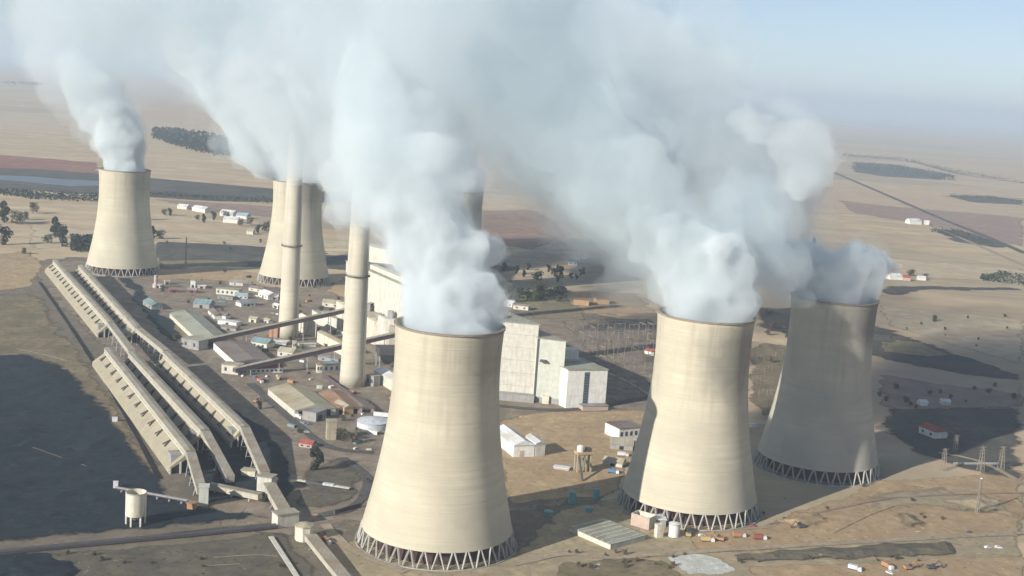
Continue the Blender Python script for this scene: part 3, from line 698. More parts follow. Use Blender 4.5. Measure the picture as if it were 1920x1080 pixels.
tank('small_silo', 'slim white silo at the foot of the half shaded tower', (1263, 1006), 3.4, 8.5, 'white', cat='silo')
tank('slim_tank', 'upright teal tank in the shadow between the towers, the left of two upright ones', (1072, 944), 2.3, 8, 'teal', cat='tank')
tank('slim_tank', 'upright teal tank in the shadow nearest the half shaded tower', (1117, 936), 2.2, 7, 'teal', cat='tank')
tank('squat_tank', 'squat teal tank in the shadow beside the nearest tower', (1028, 968), 2.6, 3.6, 'teal', cat='tank')
tank('squat_tank', 'squat pale teal tank in the shadow in front of the upright tanks', (1104, 960), 2.2, 3.4, 'teal', cat='tank')
tank('brick_stack', 'thin pink stack beside the small white hut at far left', (292, 540), 2.2, 15, 'pink', cat='stack')

# batching plant in the ochre yard
o = empty('batching_plant', G(1092, 884), .35, 'yellow legged mixing plant standing in the ochre yard between the towers', 'mixing plant')
for sx in (-5, -1.5, 1.5, 5):
    MB().box(sx - .6, sx + .6, -3, -1.8, 0, 13).build('leg', 'tanroof', o)
    MB().box(sx - .6, sx + .6, 1.8, 3, 0, 13).build('leg', 'tanroof', o)
MB().box(-6, 6, -3.5, 3.5, 13.02, 14.6).build('deck', 'yellowish', o)
MB().lathe([(2.6, 14.65), (2.6, 18.5), (.4, 19.4)], 20, (-2.6, 0)).build('drum', 'white', o)
MB().box(1.5, 5, -2, 2, 14.65, 17).build('cabin', 'darksteel', o)
MB().bar((-5, -4, 12), (-9, -22, .5), 1.4, 1.0).build('chute', 'darksteel', o)
bld('low_slab', 'pinkish low slab store left of the mixing plant', (1038, 880), (1066, 884), 5, 1.6, 'flat', 'pink', 'whiteroof', 'slab')

# ------------------------------------------------------------------ coal bunkers and their galleries
def along(p, q, name, label, cat, group=None):
    d = q - p; rz = math.atan2(d.y, d.x) - math.pi / 2
    return empty(name, (p.x, p.y, 0), rz, label, cat, group), math.hypot(d.x, d.y)

def bunker(p1, p2, left, label, z=16., step=13.):
    """long coal bunker under its gallery. p1 far, p2 near (photo pixels of the gallery roof). Local y runs far -> near, +x is the sunny side."""
    a, b = G(*p1, z), G(*p2, z)
    o, L = along(a, b, 'coal_bunker', label, 'coal bunker', 'long coal bunkers')
    MB().prism([(left, -.2), (left, 4.2), (3.2, 11.6), (-3.4, 11.6), (-3.4, -.2)][::-1], 0, L).build('body', 'beige', o)
    MB().prism([(2.9, 11.65), (2.9, z - .6), (-2.9, z - .6), (-2.9, 11.65)][::-1], -2, L + 2).build('gallery', 'galside', o)
    MB().prism([(3.3, z - .55), (3.3, z - .2), (0, z + .35), (-3.3, z - .2), (-3.3, z - .55)][::-1], -2.3, L + 2.3).build('gallery_roof', 'galroof', o)
    MB().prism([(3.55, 11.62), (3.55, 12.5), (2.92, 12.5), (2.92, 11.62)][::-1], 0, L).build('walkway', 'pale', o)
    n = int(L / step); sl = (11.6 - 4.2) / (3.2 - left)
    for i in range(n):
        y = (i + .5) * L / n; m = MB()
        x0, x1 = 4.3, left - 1.2
        z0, z1 = 4.2 + sl * (x0 - left), 4.2 + sl * (x1 - left)
        # an A shaped frame standing on the sloping roof, apex at the top
        x1 = x0 + min(4.2, x1 - x0); z1 = 4.2 + sl * (x1 - left)
        for s in (-1, 1):
            m.bar((x0, y, z0 + .5), (x1, y + s * 2.9, z1 + .5), .8, 1.0)
        m.bar((x0 + (x1 - x0) * .6, y - 1.5, z0 + (z1 - z0) * .6 + .5), (x0 + (x1 - x0) * .6, y + 1.5, z0 + (z1 - z0) * .6 + .5), .45, .8)
        m.build('roof_frame', 'darkframe', o)
    MB().box(3.6, left - 2.2, L - 16, L - 5, 4.5, 11.2).build('end_housing', 'grey', o)
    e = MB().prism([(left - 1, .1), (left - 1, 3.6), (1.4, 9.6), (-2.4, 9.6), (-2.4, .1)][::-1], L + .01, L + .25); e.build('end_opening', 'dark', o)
    for x in (left - .6, left * .45, -2.8):
        MB().box(x - .5, x + .5, L + .3, L + 1.3, 0, 4.2 if x > left * .8 else 8).build('end_post', 'pale', o)
    return o

bunker((104, 487), (207, 602), 12, 'far left coal bunker with a tall sunlit beige wall and rooftop gallery', 16, 22)
bunker((152, 497), (258, 612), 12, 'far coal bunker standing behind the leftmost one', 16, 22)
bunker((203, 652), (356, 842), 13, 'nearest coal bunker with a long beige sloping face beside the coal yard', 16, 25)
bunker((248, 660), (383, 803), 9.5, 'middle coal bunker squeezed between the nearest and the rightmost one', 16, 23)
bunker((313, 660), (458, 797), 9.5, 'rightmost near coal bunker ending above the transfer towers', 16, 23)

def gallery(p1, p2, z1, z2, w, h, label, roof='galroof', side='galside', legs=4, name='conveyor_gallery', group='covered conveyor galleries', tall=True):
    a, b = G(*p1, z1), G(*p2, z2)
    o = empty(name, (a.x, a.y, 0), 0, label, 'conveyor', group)
    A = Vector((0, 0, z1)); B = Vector((b.x - a.x, b.y - a.y, z2))
    MB().bar(A - Vector((0, 0, h / 2 + .3)), B - Vector((0, 0, h / 2 + .3)), w, h).build('casing', side, o)
    MB().bar(A, B, w + .5, .5).build('roof', roof, o)
    for i in range(legs):
        t = (i + .5) / legs; p = A.lerp(B, t); zb = p.z - h - .4
        if zb < 1.2: continue
        d = (B - A); n = Vector((-d.y, d.x, 0)).normalized() * (w / 2 - .2); m = MB()
        for s in (-1, 1):
            m.bar((p.x + n.x * s * 1.5, p.y + n.y * s * 1.5, -.2), (p.x + n.x * s, p.y + n.y * s, zb), .5)
        if zb > 6:
            for q in (.35, .7):
                k = 1.5 - .5 * q; m.bar((p.x - n.x * k, p.y - n.y * k, zb * q), (p.x + n.x * k, p.y + n.y * k, zb * q), .35)
        m.build('trestle', 'steel', o)
    return o
gallery((207, 604), (247, 656), 15, 15, 5.5, 4, 'elevated gallery joining the far left bunker to the middle one', legs=5)
gallery((259, 614), (312, 657), 15, 15, 5.5, 4, 'elevated gallery joining the second far bunker to the rightmost one', legs=5)
gallery((357, 844), (378, 915), 15, 8, 5.5, 4, 'short gallery dropping from the nearest bunker to the coal yard', legs=3)
gallery((384, 805), (432, 893), 15, 5, 5.5, 4, 'gallery dropping from the middle bunker through deep shadow', legs=4)
gallery((459, 799), (497, 884), 15, 9, 6, 4, 'gallery dropping from the rightmost bunker to the transfer tower', legs=4)
gallery((505, 905), (538, 962), 8, 6, 7, 4, 'wide gallery between the two transfer towers', legs=3)
gallery((392, 906), (488, 926), 5, 6, 4.5, 3.2, 'low cross gallery running from the coal yard to the transfer tower', legs=3)
gallery((-60, 1037), (520, 982), 2.6, 3, 4, 1.6, 'long low belt conveyor crossing the lower left corner', 'palestrip', 'darksteel', 16)
gallery((582, 1002), (655, 1092), 5, 3.5, 6.5, 3, 'wide covered conveyor leaving the octagonal head house downwards', legs=3)
gallery((508, 1006), (566, 1095), 1.6, 1.6, 2.2, .9, 'narrow open belt left of the wide covered conveyor', 'pale', 'darksteel', 8)
gallery((376, 638), (742, 558), 7, 40, 5, 3.6, 'long upper inclined conveyor rising to the cream block', 'galroof', 'purple', 7)
gallery((440, 690), (748, 622), 7, 30, 5, 3.6, 'long lower inclined conveyor rising towards the nearest tower', 'galroof', 'purple', 6)
gallery((217, 913), (352, 938), 3.5, 3.5, 1.4, .8, 'thin boom conveyor with a white box at its end over the coal', 'steel', 'darksteel', 6)
bld('boom_cabin', 'small white box at the left end of the thin boom conveyor', (212, 918), (221, 918), 2.2, 4.5, 'flat', 'carwhite', 'carwhite', 'cabin', over=.1)
bld('boom_cabin', 'small white box alone beside the nearest bunker wall', (210, 792), (220, 792), 3, 3, 'flat', 'carwhite', 'carwhite', 'cabin', over=.1)
bld('transfer_tower', 'pale transfer tower at the foot of the steep gallery from the bunkers', (481, 922), (508, 926), 8, 10, 'flat', 'pale', 'galroof', 'tower')
bld('transfer_tower', 'lower transfer house where the belt conveyor ends beside the road', (520, 992), (560, 986), 8, 8, 'flat', 'pale', 'galroof', 'tower')
bld('transfer_tower', 'narrow pale green transfer tower at the end of the nearest bunker', (372, 950), (390, 950), 6, 12, 'flat', 'palegreen', 'pale', 'tower')
bld('kiosk', 'small orange brown kiosk at the foot of the short gallery in the coal yard', (350, 956), (364, 958), 4, 4, 'flat', 'orange', 'rustroof', 'hut')
bld('kiosk', 'cream hut with a white tank beside the steep gallery in the bunker shadow', (452, 893), (478, 896), 6, 4, 'flat', 'cream', 'tanroof', 'hut')
bld('kiosk', 'small pink brick kiosk right of the transfer tower', (508, 912), (520, 912), 4, 4, 'flat', 'pink', 'rustroof', 'hut')
o = empty('head_house', G(570, 1012), 0, 'cream octagonal head house of the wide covered conveyor', 'building')
MB().lathe([(5.4, 0), (5.4, 8.5)], 8).build('wall', 'cream', o); MB().lathe([(5.8, 8.52), (5.8, 9.), (1, 10)], 8).build('roof', 'tanroof', o)
bld('yard_wall', 'low dark wall curving towards the nearest tower', (628, 966), (676, 952), 1.2, 2.6, 'flat', 'darksteel', 'darksteel', 'wall', over=0)
bld('boundary_fence', 'long dark fence running behind the rust roofed sheds', (604, 706), (702, 776), .6, 3, 'flat', 'purple', 'purple', 'fence', over=0)
bld('pipe_rack', 'thin white pipe rack above the low silver tank', (700, 780), (738, 784), .8, 3, 'flat', 'carwhite', 'carwhite', 'pipe', over=0)
bld('dark_wall', 'low dark retaining wall in front of the distant tower left of the chimney', (455, 537), (524, 547), 2, 3.2, 'flat', 'purple', 'darksteel', 'wall', over=0)
bld('side_gallery', 'narrow white pipe bridge between the two towers at right', (1398, 801), (1432, 800), 1, 2.5, 'flat', 'silver', 'whiteroof', 'pipe', over=0)

# train of wagons on the scrub
for i, (x, y, m, lab) in enumerate([(573, 908, 'pale', 'pale flat wagon at the left end of the short train'), (590, 911, 'darksteel', 'dark wagon second in the short train'),
                                    (610, 914, 'silver', 'silver wagon in the middle of the short train'), (637, 918, 'pale', 'long pale flat wagon at the right end of the short train')]):
    o = empty('rail_wagon', G(x, y), math.radians(-14), lab, 'wagon', 'short train in the scrub')
    l = 6 if i < 3 else 7
    MB().box(-l, l, -1.3, 1.3, 1.1, 1.7).build('chassis', 'darksteel', o)
    MB().box(-l + .2, l - .2, -1.25, 1.25, 1.72, 3.1 if m != 'pale' else 2.3).build('body', m, o)
    for u in (-l + 1.6, l - 1.6): MB().box(u - .9, u + .9, -1.1, 1.1, .1, 1.08).build('bogie', 'darksteel', o)

# vehicles
def vehicle(px, label, kind='car', paint='carwhite', ang=0.):
    nm = {'car': 'parked_car', 'truck': 'parked_truck', 'digger': 'excavator'}[kind]
    o = empty(nm, G(*px), math.radians(ang), label, {'car': 'car', 'truck': 'truck', 'digger': 'excavator'}[kind])
    if kind == 'car':
        MB().prism([(-2.2, .4), (2.2, .4), (2.25, .9), (1.3, 1.05), (.7, 1.55), (-1.4, 1.55), (-2.2, 1.0)], -.9, .9).build('body', paint, o)
        MB().prism([(-1.35, 1.08), (1.05, 1.08), (.6, 1.48), (-1.25, 1.48)], -.92, .92).build('window', 'glass', o)
        wh = [(-1.4, .35), (1.4, .35)]
    elif kind == 'truck':
        MB().box(-4, 1.6, -1.25, 1.25, 1.1, 3.4).build('cargo_box', paint, o)
        MB().prism([(1.8, .6), (4, .6), (4, 1.6), (3.6, 2.7), (1.8, 2.7)], -1.2, 1.2).build('cab', 'carwhite', o)
        MB().box(-4, 3.8, -1, 1, .6, 1.08).build('chassis', 'darksteel', o)
        wh = [(-3, .5), (-1.7, .5), (3, .5)]
    else:
        MB().box(-2.4, 2.0, -1.5, 1.5, 1.0, 2.3).build('body', paint, o)
        MB().box(.2, 1.8, -1.4, .1, 2.32, 3.6).build('cab', 'glass', o)
        MB().box(-2.2, 2.2, -1.7, -1.0, 0, .98).build('track', 'tyre', o); MB().box(-2.2, 2.2, 1.0, 1.7, 0, .98).build('track', 'tyre', o)
        MB().bar((2, .6, 2), (5, .6, 5), .5).bar((5, .6, 5), (7.4, .6, 2.2), .4).build('boom', paint, o)
        MB().prism([(6.9, .8), (8, .8), (7.8, 2.2), (7.1, 2.2)], .1, 1.1).build('bucket', 'darksteel', o)
        wh = []
    for u, r in wh:
        for s in (-1, 1):
            m = MB(); n = 12
            vs = [(u + r * math.cos(2 * math.pi * i / n), s * 1.0 + t_, r + r * math.sin(2 * math.pi * i / n)) for t_ in (-.13, .13) for i in range(n)]
            m.add(vs, [tuple(range(n - 1, -1, -1)), tuple(range(n, 2 * n))] + [(i, (i + 1) % n, n + (i + 1) % n, n + i) for i in range(n)]).build('wheel', 'tyre', o)
    return o
vehicle((688, 752), 'white car parked on the open yard right of the nearer chimney', 'car', 'carwhite', 10)
vehicle((612, 1020), 'orange and white truck standing beside the wide covered conveyor', 'truck', 'orange', -55)
vehicle((560, 785), 'white truck at the open end of the tan roofed shed', 'truck', 'carwhite', -40)
vehicle((580, 797), 'blue car near the open end of the tan roofed shed', 'car', 'blue', 20)
vehicle((575, 812), 'white car alone on the dark road below the tan roofed shed', 'car', 'carwhite', 5)
vehicle((480, 755), 'orange excavator on the dark ground beside the rightmost bunker', 'digger', 'orange', 70)
vehicle((488, 718), 'small orange truck in the yard left of the tan roofed shed', 'truck', 'orange', -50)
vehicle((524, 712), 'yellow truck behind the tan roofed shed', 'truck', 'yellow', 80)
vehicle((1168, 856), 'white truck in the yard left of the half shaded tower', 'truck', 'carwhite', 5)
vehicle((1150, 888), 'dark blue truck in the yard at the edge of the tower shadow', 'truck', 'blue', -10)
vehicle((1412, 988), 'red car at the foot of the half shaded tower', 'car', 'red', -10)
vehicle((1316, 1006), 'white car right of the slim silo', 'car', 'carwhite', 15)
vehicle((1327, 1016), 'yellow truck on the bare ground right of the slim silo', 'truck', 'yellow', 0)
vehicle((1350, 1014), 'orange excavator behind the yellow truck', 'digger', 'orange', 160)
vehicle((1386, 1008), 'rust coloured truck on the bare ground below the half shaded tower', 'truck', 'orange', 10)
vehicle((1502, 990), 'dark excavator on the bare ground right of the towers', 'digger', 'darksteel', 200)
vehicle((1425, 1012), 'low red brown truck below the tower shadow edge', 'truck', 'red', 4)
vehicle((1603, 1070), 'silver truck near the lower edge left of the other machines', 'truck', 'silver', -30)
vehicle((1664, 1066), 'white and orange truck among machines at lower right', 'truck', 'orange', -60)
vehicle((1668, 1076), 'white car in front of the machines at lower right', 'car', 'carwhite', -50)
vehicle((1702, 1068), 'orange excavator among machines at lower right', 'digger', 'orange', 20)
vehicle((1745, 1067), 'dark excavator at the right end of the machines', 'digger', 'darksteel', 10)
vehicle((1852, 1028), 'white car, left of two on the pale track at lower right', 'car', 'carwhite', 20)
vehicle((1872, 1028), 'white car, right of two on the pale track at lower right', 'car', 'carwhite', -10)
vehicle((1818, 1000), 'dark car alone on the slope at right', 'car', 'darksteel', 30)
vehicle((1290, 1006), 'yellow excavator between the slim silo and the tower legs', 'digger', 'yellow', 90)
for i, (x, y, pt) in enumerate([(455, 706, 'carwhite'), (478, 708, 'blue'), (500, 707, 'carwhite'), (520, 706, 'silver')]):
    vehicle((x, y), ['white', 'blue', 'second white', 'silver'][i] + ' car parked under the lower conveyor by the long office', 'car', pt, 85)['group'] = 'cars by the long office'

for pt, lab, n in (('carwhite', 'small white container lying about the works yard', 26), ('orange', 'small rust orange container in the works yard', 9), ('tealroof', 'small grey teal container in the works yard', 20), ('pale', 'pale crate stack in the works yard', 26), ('darksteel', 'small dark bin in the works yard', 34)):
    base = None; k = 0
    while k < n:
        x, y = R.uniform(300, 930), R.uniform(520, 850)
        if not ((y - 500) * .72 + 330 < x): continue
        if base is None:
            base = empty('container', G(x, y), 0, lab, 'container', lab.replace('small ', '') + 's'); MB().box(-3, 3, -1.25, 1.25, 0, 2.5).build('body', pt, base)
            MB().box(3.01, 3.08, -1.1, 1.1, .1, 2.4).build('door', 'darksteel', base); MB().box(-3.1, 3.1, -1.35, 1.35, 2.51, 2.62).build('lid', pt, base); g = base
        else: g = copy_tree(base); g.location = G(x, y)
        g.rotation_euler.z = R.choice([-.5, -.5, 1.07, .2]) + R.uniform(-.1, .1); s_ = R.uniform(.4, 1.15); g.scale = (s_ * R.uniform(.7, 1.5), s_, s_); k += 1

# ------------------------------------------------------------------ masts, pylons, switchyard
def mast(px, h, label, w=1.2, name='mast', lamp=False):
    o = empty(name, G(*px), R.uniform(0, 1), label, 'mast'); m = MB()
    for i in range(4):
        s = (((-1, -1), (1, -1), (1, 1), (-1, 1)))[i]; m.bar((s[0] * w, s[1] * w, 0), (s[0] * .3, s[1] * .3, h), .35)
    k = 0
    z = 0.
    while z < h - 4:
        t0 = z / h; t1 = (z + 4) / h; a0 = w + (.3 - w) * t0; a1 = w + (.3 - w) * t1
        for s in (-1, 1):
            m.bar((-a0, s * a0, z), (a1, s * a1, z + 4), .16); m.bar((s * a0, a0, z), (s * a1, -a1, z + 4), .16)
        z += 4
    m.build('lattice', 'gantrysteel', o)
    if lamp: MB().lathe([(.8, h), (.8, h + .6)], 10).build('lamp_head', 'white', o)
    return o
mast((348, 505), 42, 'tall thin lattice mast between the left tower and the distant one', 1.2)
mast((1832, 962), 24, 'thin floodlight mast with a pale head on the bare slope at right', 1.0, lamp=True)
def pylon(px, h, label):
    o = empty('power_pylon', G(*px), .5, label, 'pylon', 'power line pylons'); m = MB(); w = h * .1
    for s in ((-1, -1), (1, -1), (1, 1), (-1, 1)): m.bar((s[0] * w, s[1] * w, 0), (s[0] * .6, s[1] * .6, h), .28)
    n = 6
    for i in range(n):
        a0 = w + (.6 - w) * i / n; a1 = w + (.6 - w) * (i + 1) / n; z0 = h * i / n; z1 = h * (i + 1) / n
        for s in (-1, 1):
            m.bar((-a0, s * a0, z0), (a1, s * a1, z1), .13); m.bar((a0, s * a0, z0), (-a1, s * a1, z1), .13)
            m.bar((s * a0, -a0, z0), (s * a1, a1, z1), .13)
    m.build('lattice', 'gantrysteel', o)
    for k in (.72, .84, .96): MB().bar((-h * .2, 0, h * k), (h * .2, 0, h * k), .3, .4).build('cross_arm', 'gantrysteel', o)
for px, h, lab in [((1768, 882), 17, 'short power pylon left of the pair in the dark field'), ((1838, 885), 20, 'middle power pylon in the dark field at right'), ((1876, 882), 19, 'right power pylon in the dark field near the edge'),
                   ((1790, 850), 15, 'smaller power pylon behind the short one in the dark field'), ((1908, 760), 22, 'power pylon at the right edge beyond the dark field')]:
    pylon(px, h, lab)
bld('substation_bar', 'long thin pale busbar frame between the pylons in the dark field', (1788, 872), (1870, 872), .5, 1.6, 'flat', 'steel', 'steel', 'frame', over=0)

g0 = empty('switchyard_gantry', G(1080, 640), .4, 'thin steel portal gantry standing in the switchyard right of the boiler house', 'gantry', 'gantries of the switchyard')
for u in (-7, 7): MB().bar((u, 0, 0), (u, 0, 13), .4).build('post', 'gantrysteel', g0)
MB().bar((-7.5, 0, 12.6), (7.5, 0, 12.6), .4, .6).build('beam', 'gantrysteel', g0)
m = MB()
m.bar((0, 0, 12), (0, 0, 9.6), .3)
m.build('insulator', 'pink', g0)
first = True
for iy, y in enumerate(range(610, 745, 15)):
    for x in range(1050, 1235, 19):
        xx = x + R.uniform(-5, 5); yy = y + R.uniform(-4, 4)
        if xx < 1060 + (yy - 600) * .62 or (yy > 700 and xx < 1150): continue
        g = g0 if first else copy_tree(g0); first = False
        g.location = G(xx, yy); g.rotation_euler.z = R.choice([.45, .45, 2.02]); s = R.uniform(.6, .95); g.scale = (s, s, s)
g1 = copy_tree(g0); g1['label'] = 'steel portal gantry in the scrub between the two right towers'; g1['group'] = 'gantries between the right towers'
for j, (x, y) in enumerate([(1418, 720), (1440, 700), (1425, 680), (1452, 740), (1415, 655), (1460, 670), (1448, 770), (1430, 745)]):
    g = g1 if j == 0 else copy_tree(g1); g.location = G(x, y)

# ------------------------------------------------------------------ trees
def crown_mesh(seed, h, r, n=260, mat='leaf', low=.12, leaf=.115):
    rr = random.Random(seed); mb = MB()
    cl = []
    for _ in range(11):
        a = rr.uniform(0, 6.28); z = rr.uniform(low, .86); q = r * (1 - abs(z - .45) * 1.1) * rr.uniform(.15, .8)
        cl.append((q * math.cos(a), q * math.sin(a), z * h, r * rr.uniform(.28, .55)))
    for i in range(n):
        c = cl[i % len(cl)]
        d = Vector((rr.gauss(0, 1), rr.gauss(0, 1), rr.gauss(0, 1))).normalized() * c[3] * rr.uniform(.55, 1.05)
        p = Vector(c[:3]) + d; s = h * leaf * rr.uniform(.5, 1.2)
        u = Vector((rr.gauss(0, 1), rr.gauss(0, 1), rr.gauss(0, 1))).normalized(); v = u.cross(d.normalized()).normalized()
        u = v.cross(d.normalized()).lerp(u, .5)
        mb.add([p - u * s, p - v * s * .7, p + u * s, p + v * s * .8], [(0, 1, 2, 3)])
    return mb
def tree_proto(seed, h, r, mat, label, px, trunk=.16):
    t = empty('tree', G(*px), 0, label, 'tree'); tb = MB()
    tb.lathe([(h * .035, -.3), (h * .028, h * .3), (h * .012, h * .75)], 8)
    rr = random.Random(seed)
    for i in range(5):
        a = rr.uniform(0, 6.28); z = h * rr.uniform(.22, .5)
        tb.bar((0, 0, z), (math.cos(a) * r * .55, math.sin(a) * r * .55, z + h * .25), h * .018)
    tb.build('trunk', 'trunk', t)
    crown_mesh(seed, h, r, 640, mat).build('crown', mat, t)
    return t
PR = []
treelist = [  # px, height px, label, group, kind
 ((594, 882), 42, 'big dark tree standing alone on the scrub left of the nearest tower', None, 0),
 ((8, 418), 44, 'tall dark tree at the left edge, upper of two', None, 1),
 ((6, 458), 36, 'dark tree at the left edge, lower of two', None, 0),
 ((32, 420), 26, 'round grey green tree just inside the left edge', None, 2),
 ((48, 412), 16, 'small round dark tree between two larger ones at the left', None, 2),
 ((62, 400), 24, 'pale bare tree behind the small trees at the left', None, 3),
 ((104, 446), 42, 'tall blue green tree left of the far left tower', None, 1),
 ((116, 462), 40, 'broad dark tree joined below the tall one left of the far left tower', None, 0),
 ((90, 456), 18, 'low dark bush left of the tall blue green tree', None, 2),
 ((45, 476), 12, 'small dark bush in the bare field at left', None, 2),
 ((286, 448), 26, 'dark tree against the right side of the far left tower', None, 1),
 ((300, 448), 18, 'dark bushy tree just right of the far left tower', None, 2),
 ((266, 412), 28, 'thin dark tree rising behind the far left tower', None, 1),
 ((318, 404), 14, 'dark tree at the left end of the village', None, 0),
 ((308, 403), 12, 'smaller dark tree at the left end of the village', None, 2),
 ((382, 418), 18, 'slim dark tree in front of the village', None, 1),
 ((400, 412), 16, 'dark tree in the middle of the village', None, 0),
 ((424, 411), 16, 'dark tree between the white village buildings', None, 2),
 ((370, 412), 10, 'low bush left of the slim village tree', None, 2),
 ((484, 437), 16, 'dark round tree left of the distant tower', None, 0),
 ((498, 434), 20, 'darker tree touching the left of the distant tower', None, 2),
 ((470, 422), 16, 'grey bare tree right of the village', None, 3),
 ((452, 424), 14, 'grey bare tree nearest the village', None, 3),
 ((1525, 464), 20, 'lone dark tree between the two puffs of steam at right', None, 1),
 ((1752, 602), 12, 'lone dark bush in the pale field at right', None, 2),
 ((1708, 518), 14, 'dark tree behind the red walled farm building', None, 2),
 ((1735, 522), 10, 'small dark tree at the right of the farmstead', None, 2),
 ((1400, 530), 20, 'grey tree between the two plumes above the towers', None, 3),
 ((925, 466), 18, 'round olive tree right of the near steam', None, 2),
 ((940, 470), 12, 'lower olive bush right of the near steam', None, 2),
 ((925, 504), 22, 'dark tree beside the near steam, left end of the grove', None, 0),
 ((1008, 525), 18, 'dark tree in the middle of the grove right of the steam', None, 2),
 ((1050, 520), 22, 'dark tree at the right end of the grove', None, 0),
 ((982, 520), 16, 'small dark tree in the grove right of the steam', None, 1),
 ((1222, 722), 12, 'small bush at the foot of the half shaded tower, left side', None, 2),
 ((660, 832), 24, 'reddish bare tree left of the nearest tower below the silver tank', None, 3),
 ((640, 826), 26, 'dark bushy tree right of the mustard coloured block', None, 2),
 ((1088, 880), 14, 'dark bush under the mixing plant', None, 2),
 ((690, 905), 10, 'low bush on the scrub beside the nearest tower', None, 2),
 ((486, 768), 16, 'dark tree in the shadow right of the rightmost bunker', None, 0),
 ((345, 652), 14, 'dark tree at the low end of the upper conveyor', None, 0),
 ((330, 640), 16, 'dark tree beside the rightmost bunker near the long shed', None, 2),
]
protos = {}
for px, hp, lab, grp, k in treelist:
    if k not in protos:
        h, r, mt = [(10, 4.6, 'leaf'), (10, 2.6, 'leaf'), (10, 6.0, 'leaf2'), (10, 4.4, 'leafb')][k]
        if k == 2: M['leaf2'] = M['leaf2']
        protos[k] = tree_proto(11 + k, h, r, mt, lab, px); t = protos[k]
    else:
        t = copy_tree(protos[k])
    s = hp / PX(*px) / 10
    t.location = G(*px); t.scale = (s * R.uniform(.9, 1.15), s * R.uniform(.9, 1.15), s); t.rotation_euler.z = R.uniform(0, 6)
    t['label'] = lab; t['name_'] = k; del t['name_']
# loose groups nothing tells apart
def many(k, n, area, hp, label, group, nm='tree'):
    for i in range(n):
        x = R.uniform(area[0], area[2]); y = area[1] + (area[3] - area[1]) * ((x - area[0]) / max(1, area[2] - area[0])) * (1 if len(area) < 5 else 0) + (R.uniform(-1, 1) * area[4] if len(area) > 4 else 0)
        t = copy_tree(protos[k]); s = R.uniform(*hp) / PX(x, y) / 10
        t.location = G(x, y); t.scale = (s, s, s); t.rotation_euler.z = R.uniform(0, 6); t['label'] = label; t['group'] = group; t.name = nm
many(2, 16, (945, 555, 1050, 545, 12), (12, 20), 'dark bushy tree in the grove just right of the near steam', 'trees of the grove behind the boiler house')
many(0, 12, (935, 515, 1100, 525, 14), (10, 18), 'dark tree scattered in the far grove right of the near steam', 'trees of the far grove')
many(2, 14, (1660, 620, 1915, 655, 30), (3, 7), 'tiny bush dotted over the pale field at right', 'bushes in the pale field', 'bush')
many(2, 16, (1640, 745, 1915, 790, 22), (6, 13), 'dark bush along the upper edge of the dark field at right', 'bushes of the dark field', 'bush')
many(2, 14, (1430, 930, 1900, 1000, 50), (3, 8), 'low bush dotted over the bare ground at lower right', 'bushes on the bare ground', 'bush')
many(2, 12, (1380, 1052, 1790, 1020, 6), (5, 10), 'low bush on the dark bank at lower right', 'bushes on the bank', 'bush')
many(3, 16, (1060, 1050, 1290, 1080, 18), (7, 14), 'grey brown shrub on the spoil ground at the lower edge', 'shrubs on the spoil ground', 'bush')
many(2, 14, (20, 1060, 560, 1060, 20), (5, 12), 'low dark bush in the scrub at the lower left', 'bushes in the lower left scrub', 'bush')
many(2, 10, (560, 800, 700, 850, 22), (6, 14), 'scrubby bush between the sheds and the big dark tree', 'bushes below the sheds', 'bush')
many(2, 26, (520, 600, 700, 860, 60), (4, 10), 'small dark bush among the sheds of the works yard', 'bushes in the works yard', 'bush')
many(2, 22, (300, 545, 640, 600, 40), (3, 8), 'small dark bush among the far huts of the works yard', 'bushes among the far huts', 'bush')
many(3, 12, (1400, 640, 1480, 790, 60), (8, 16), 'grey brown shrub between the two right towers', 'shrubs between the right towers', 'bush')
many(2, 10, (270, 460, 600, 470, 8), (4, 9), 'small dark bush along the burnt strip beyond the works', 'bushes on the burnt strip', 'bush')

def wood(pts, hpx, n, mat='leaf', label='dense dark wood on the far plain'):
    """far woodland too dense to count: one mass of leaf clumps on the ground between pixels"""
    mb = MB()
    for i in range(n):
        t = R.random() * (len(pts) - 1); k = int(t); f = t - k
        x0, y0, d0 = pts[k]; x1, y1, d1 = pts[min(k + 1, len(pts) - 1)]
        x = x0 + (x1 - x0) * f; y = y0 + (y1 - y0) * f + R.uniform(0, 1) * (d0 + (d1 - d0) * f)
        p = G(x, y); h = hpx / PX(x, y) * (1 + .5 * noise.noise(p * .02)); s = h * .3
        c = p + Vector((R.uniform(-s, s), R.uniform(-s, s), h * R.uniform(.1, .9)))
        for _ in range(2):
            u = Vector((R.gauss(0, 1), R.gauss(0, 1), R.gauss(0, 1))).normalized() * s * R.uniform(.5, 1); v = u.orthogonal().normalized() * s * R.uniform(.4, .9)
            mb.add([c - u, c - v, c + u, c + v], [(0, 1, 2, 3)])
    return tag(mb.build('woodland', mat), label, 'wood', kind='stuff')
wood([(288, 246, 14), (340, 248, 30), (400, 258, 34), (448, 272, 24)], 10, 2600, label='dark green wood on the plain between the left and middle plumes')
wood([(-40, 352, 8), (60, 362, 12), (190, 368, 12)], 7, 1400, label='dark tree belt along the far bank left of the left tower')
wood([(278, 362, 5), (400, 368, 8), (560, 376, 10), (740, 392, 6)], 5, 1400, label='dark tree belt beyond the village')
wood([(134, 446, 26), (176, 446, 28)], 9, 900, label='dark rectangular copse against the left tower')
wood([(-60, 151, 3), (60, 156, 5), (80, 158, 2)], 4, 500, label='dark wood on the hazy horizon at left')
wood([(1600, 306, 12), (1700, 314, 16), (1790, 332, 8)], 5, 900, label='long dark wood in the hazy far field at right')
wood([(1580, 290, 3), (1700, 300, 3), (1800, 322, 4), (1925, 342, 4)], 4, 700, label='thin tree line above the long dark wood at right')
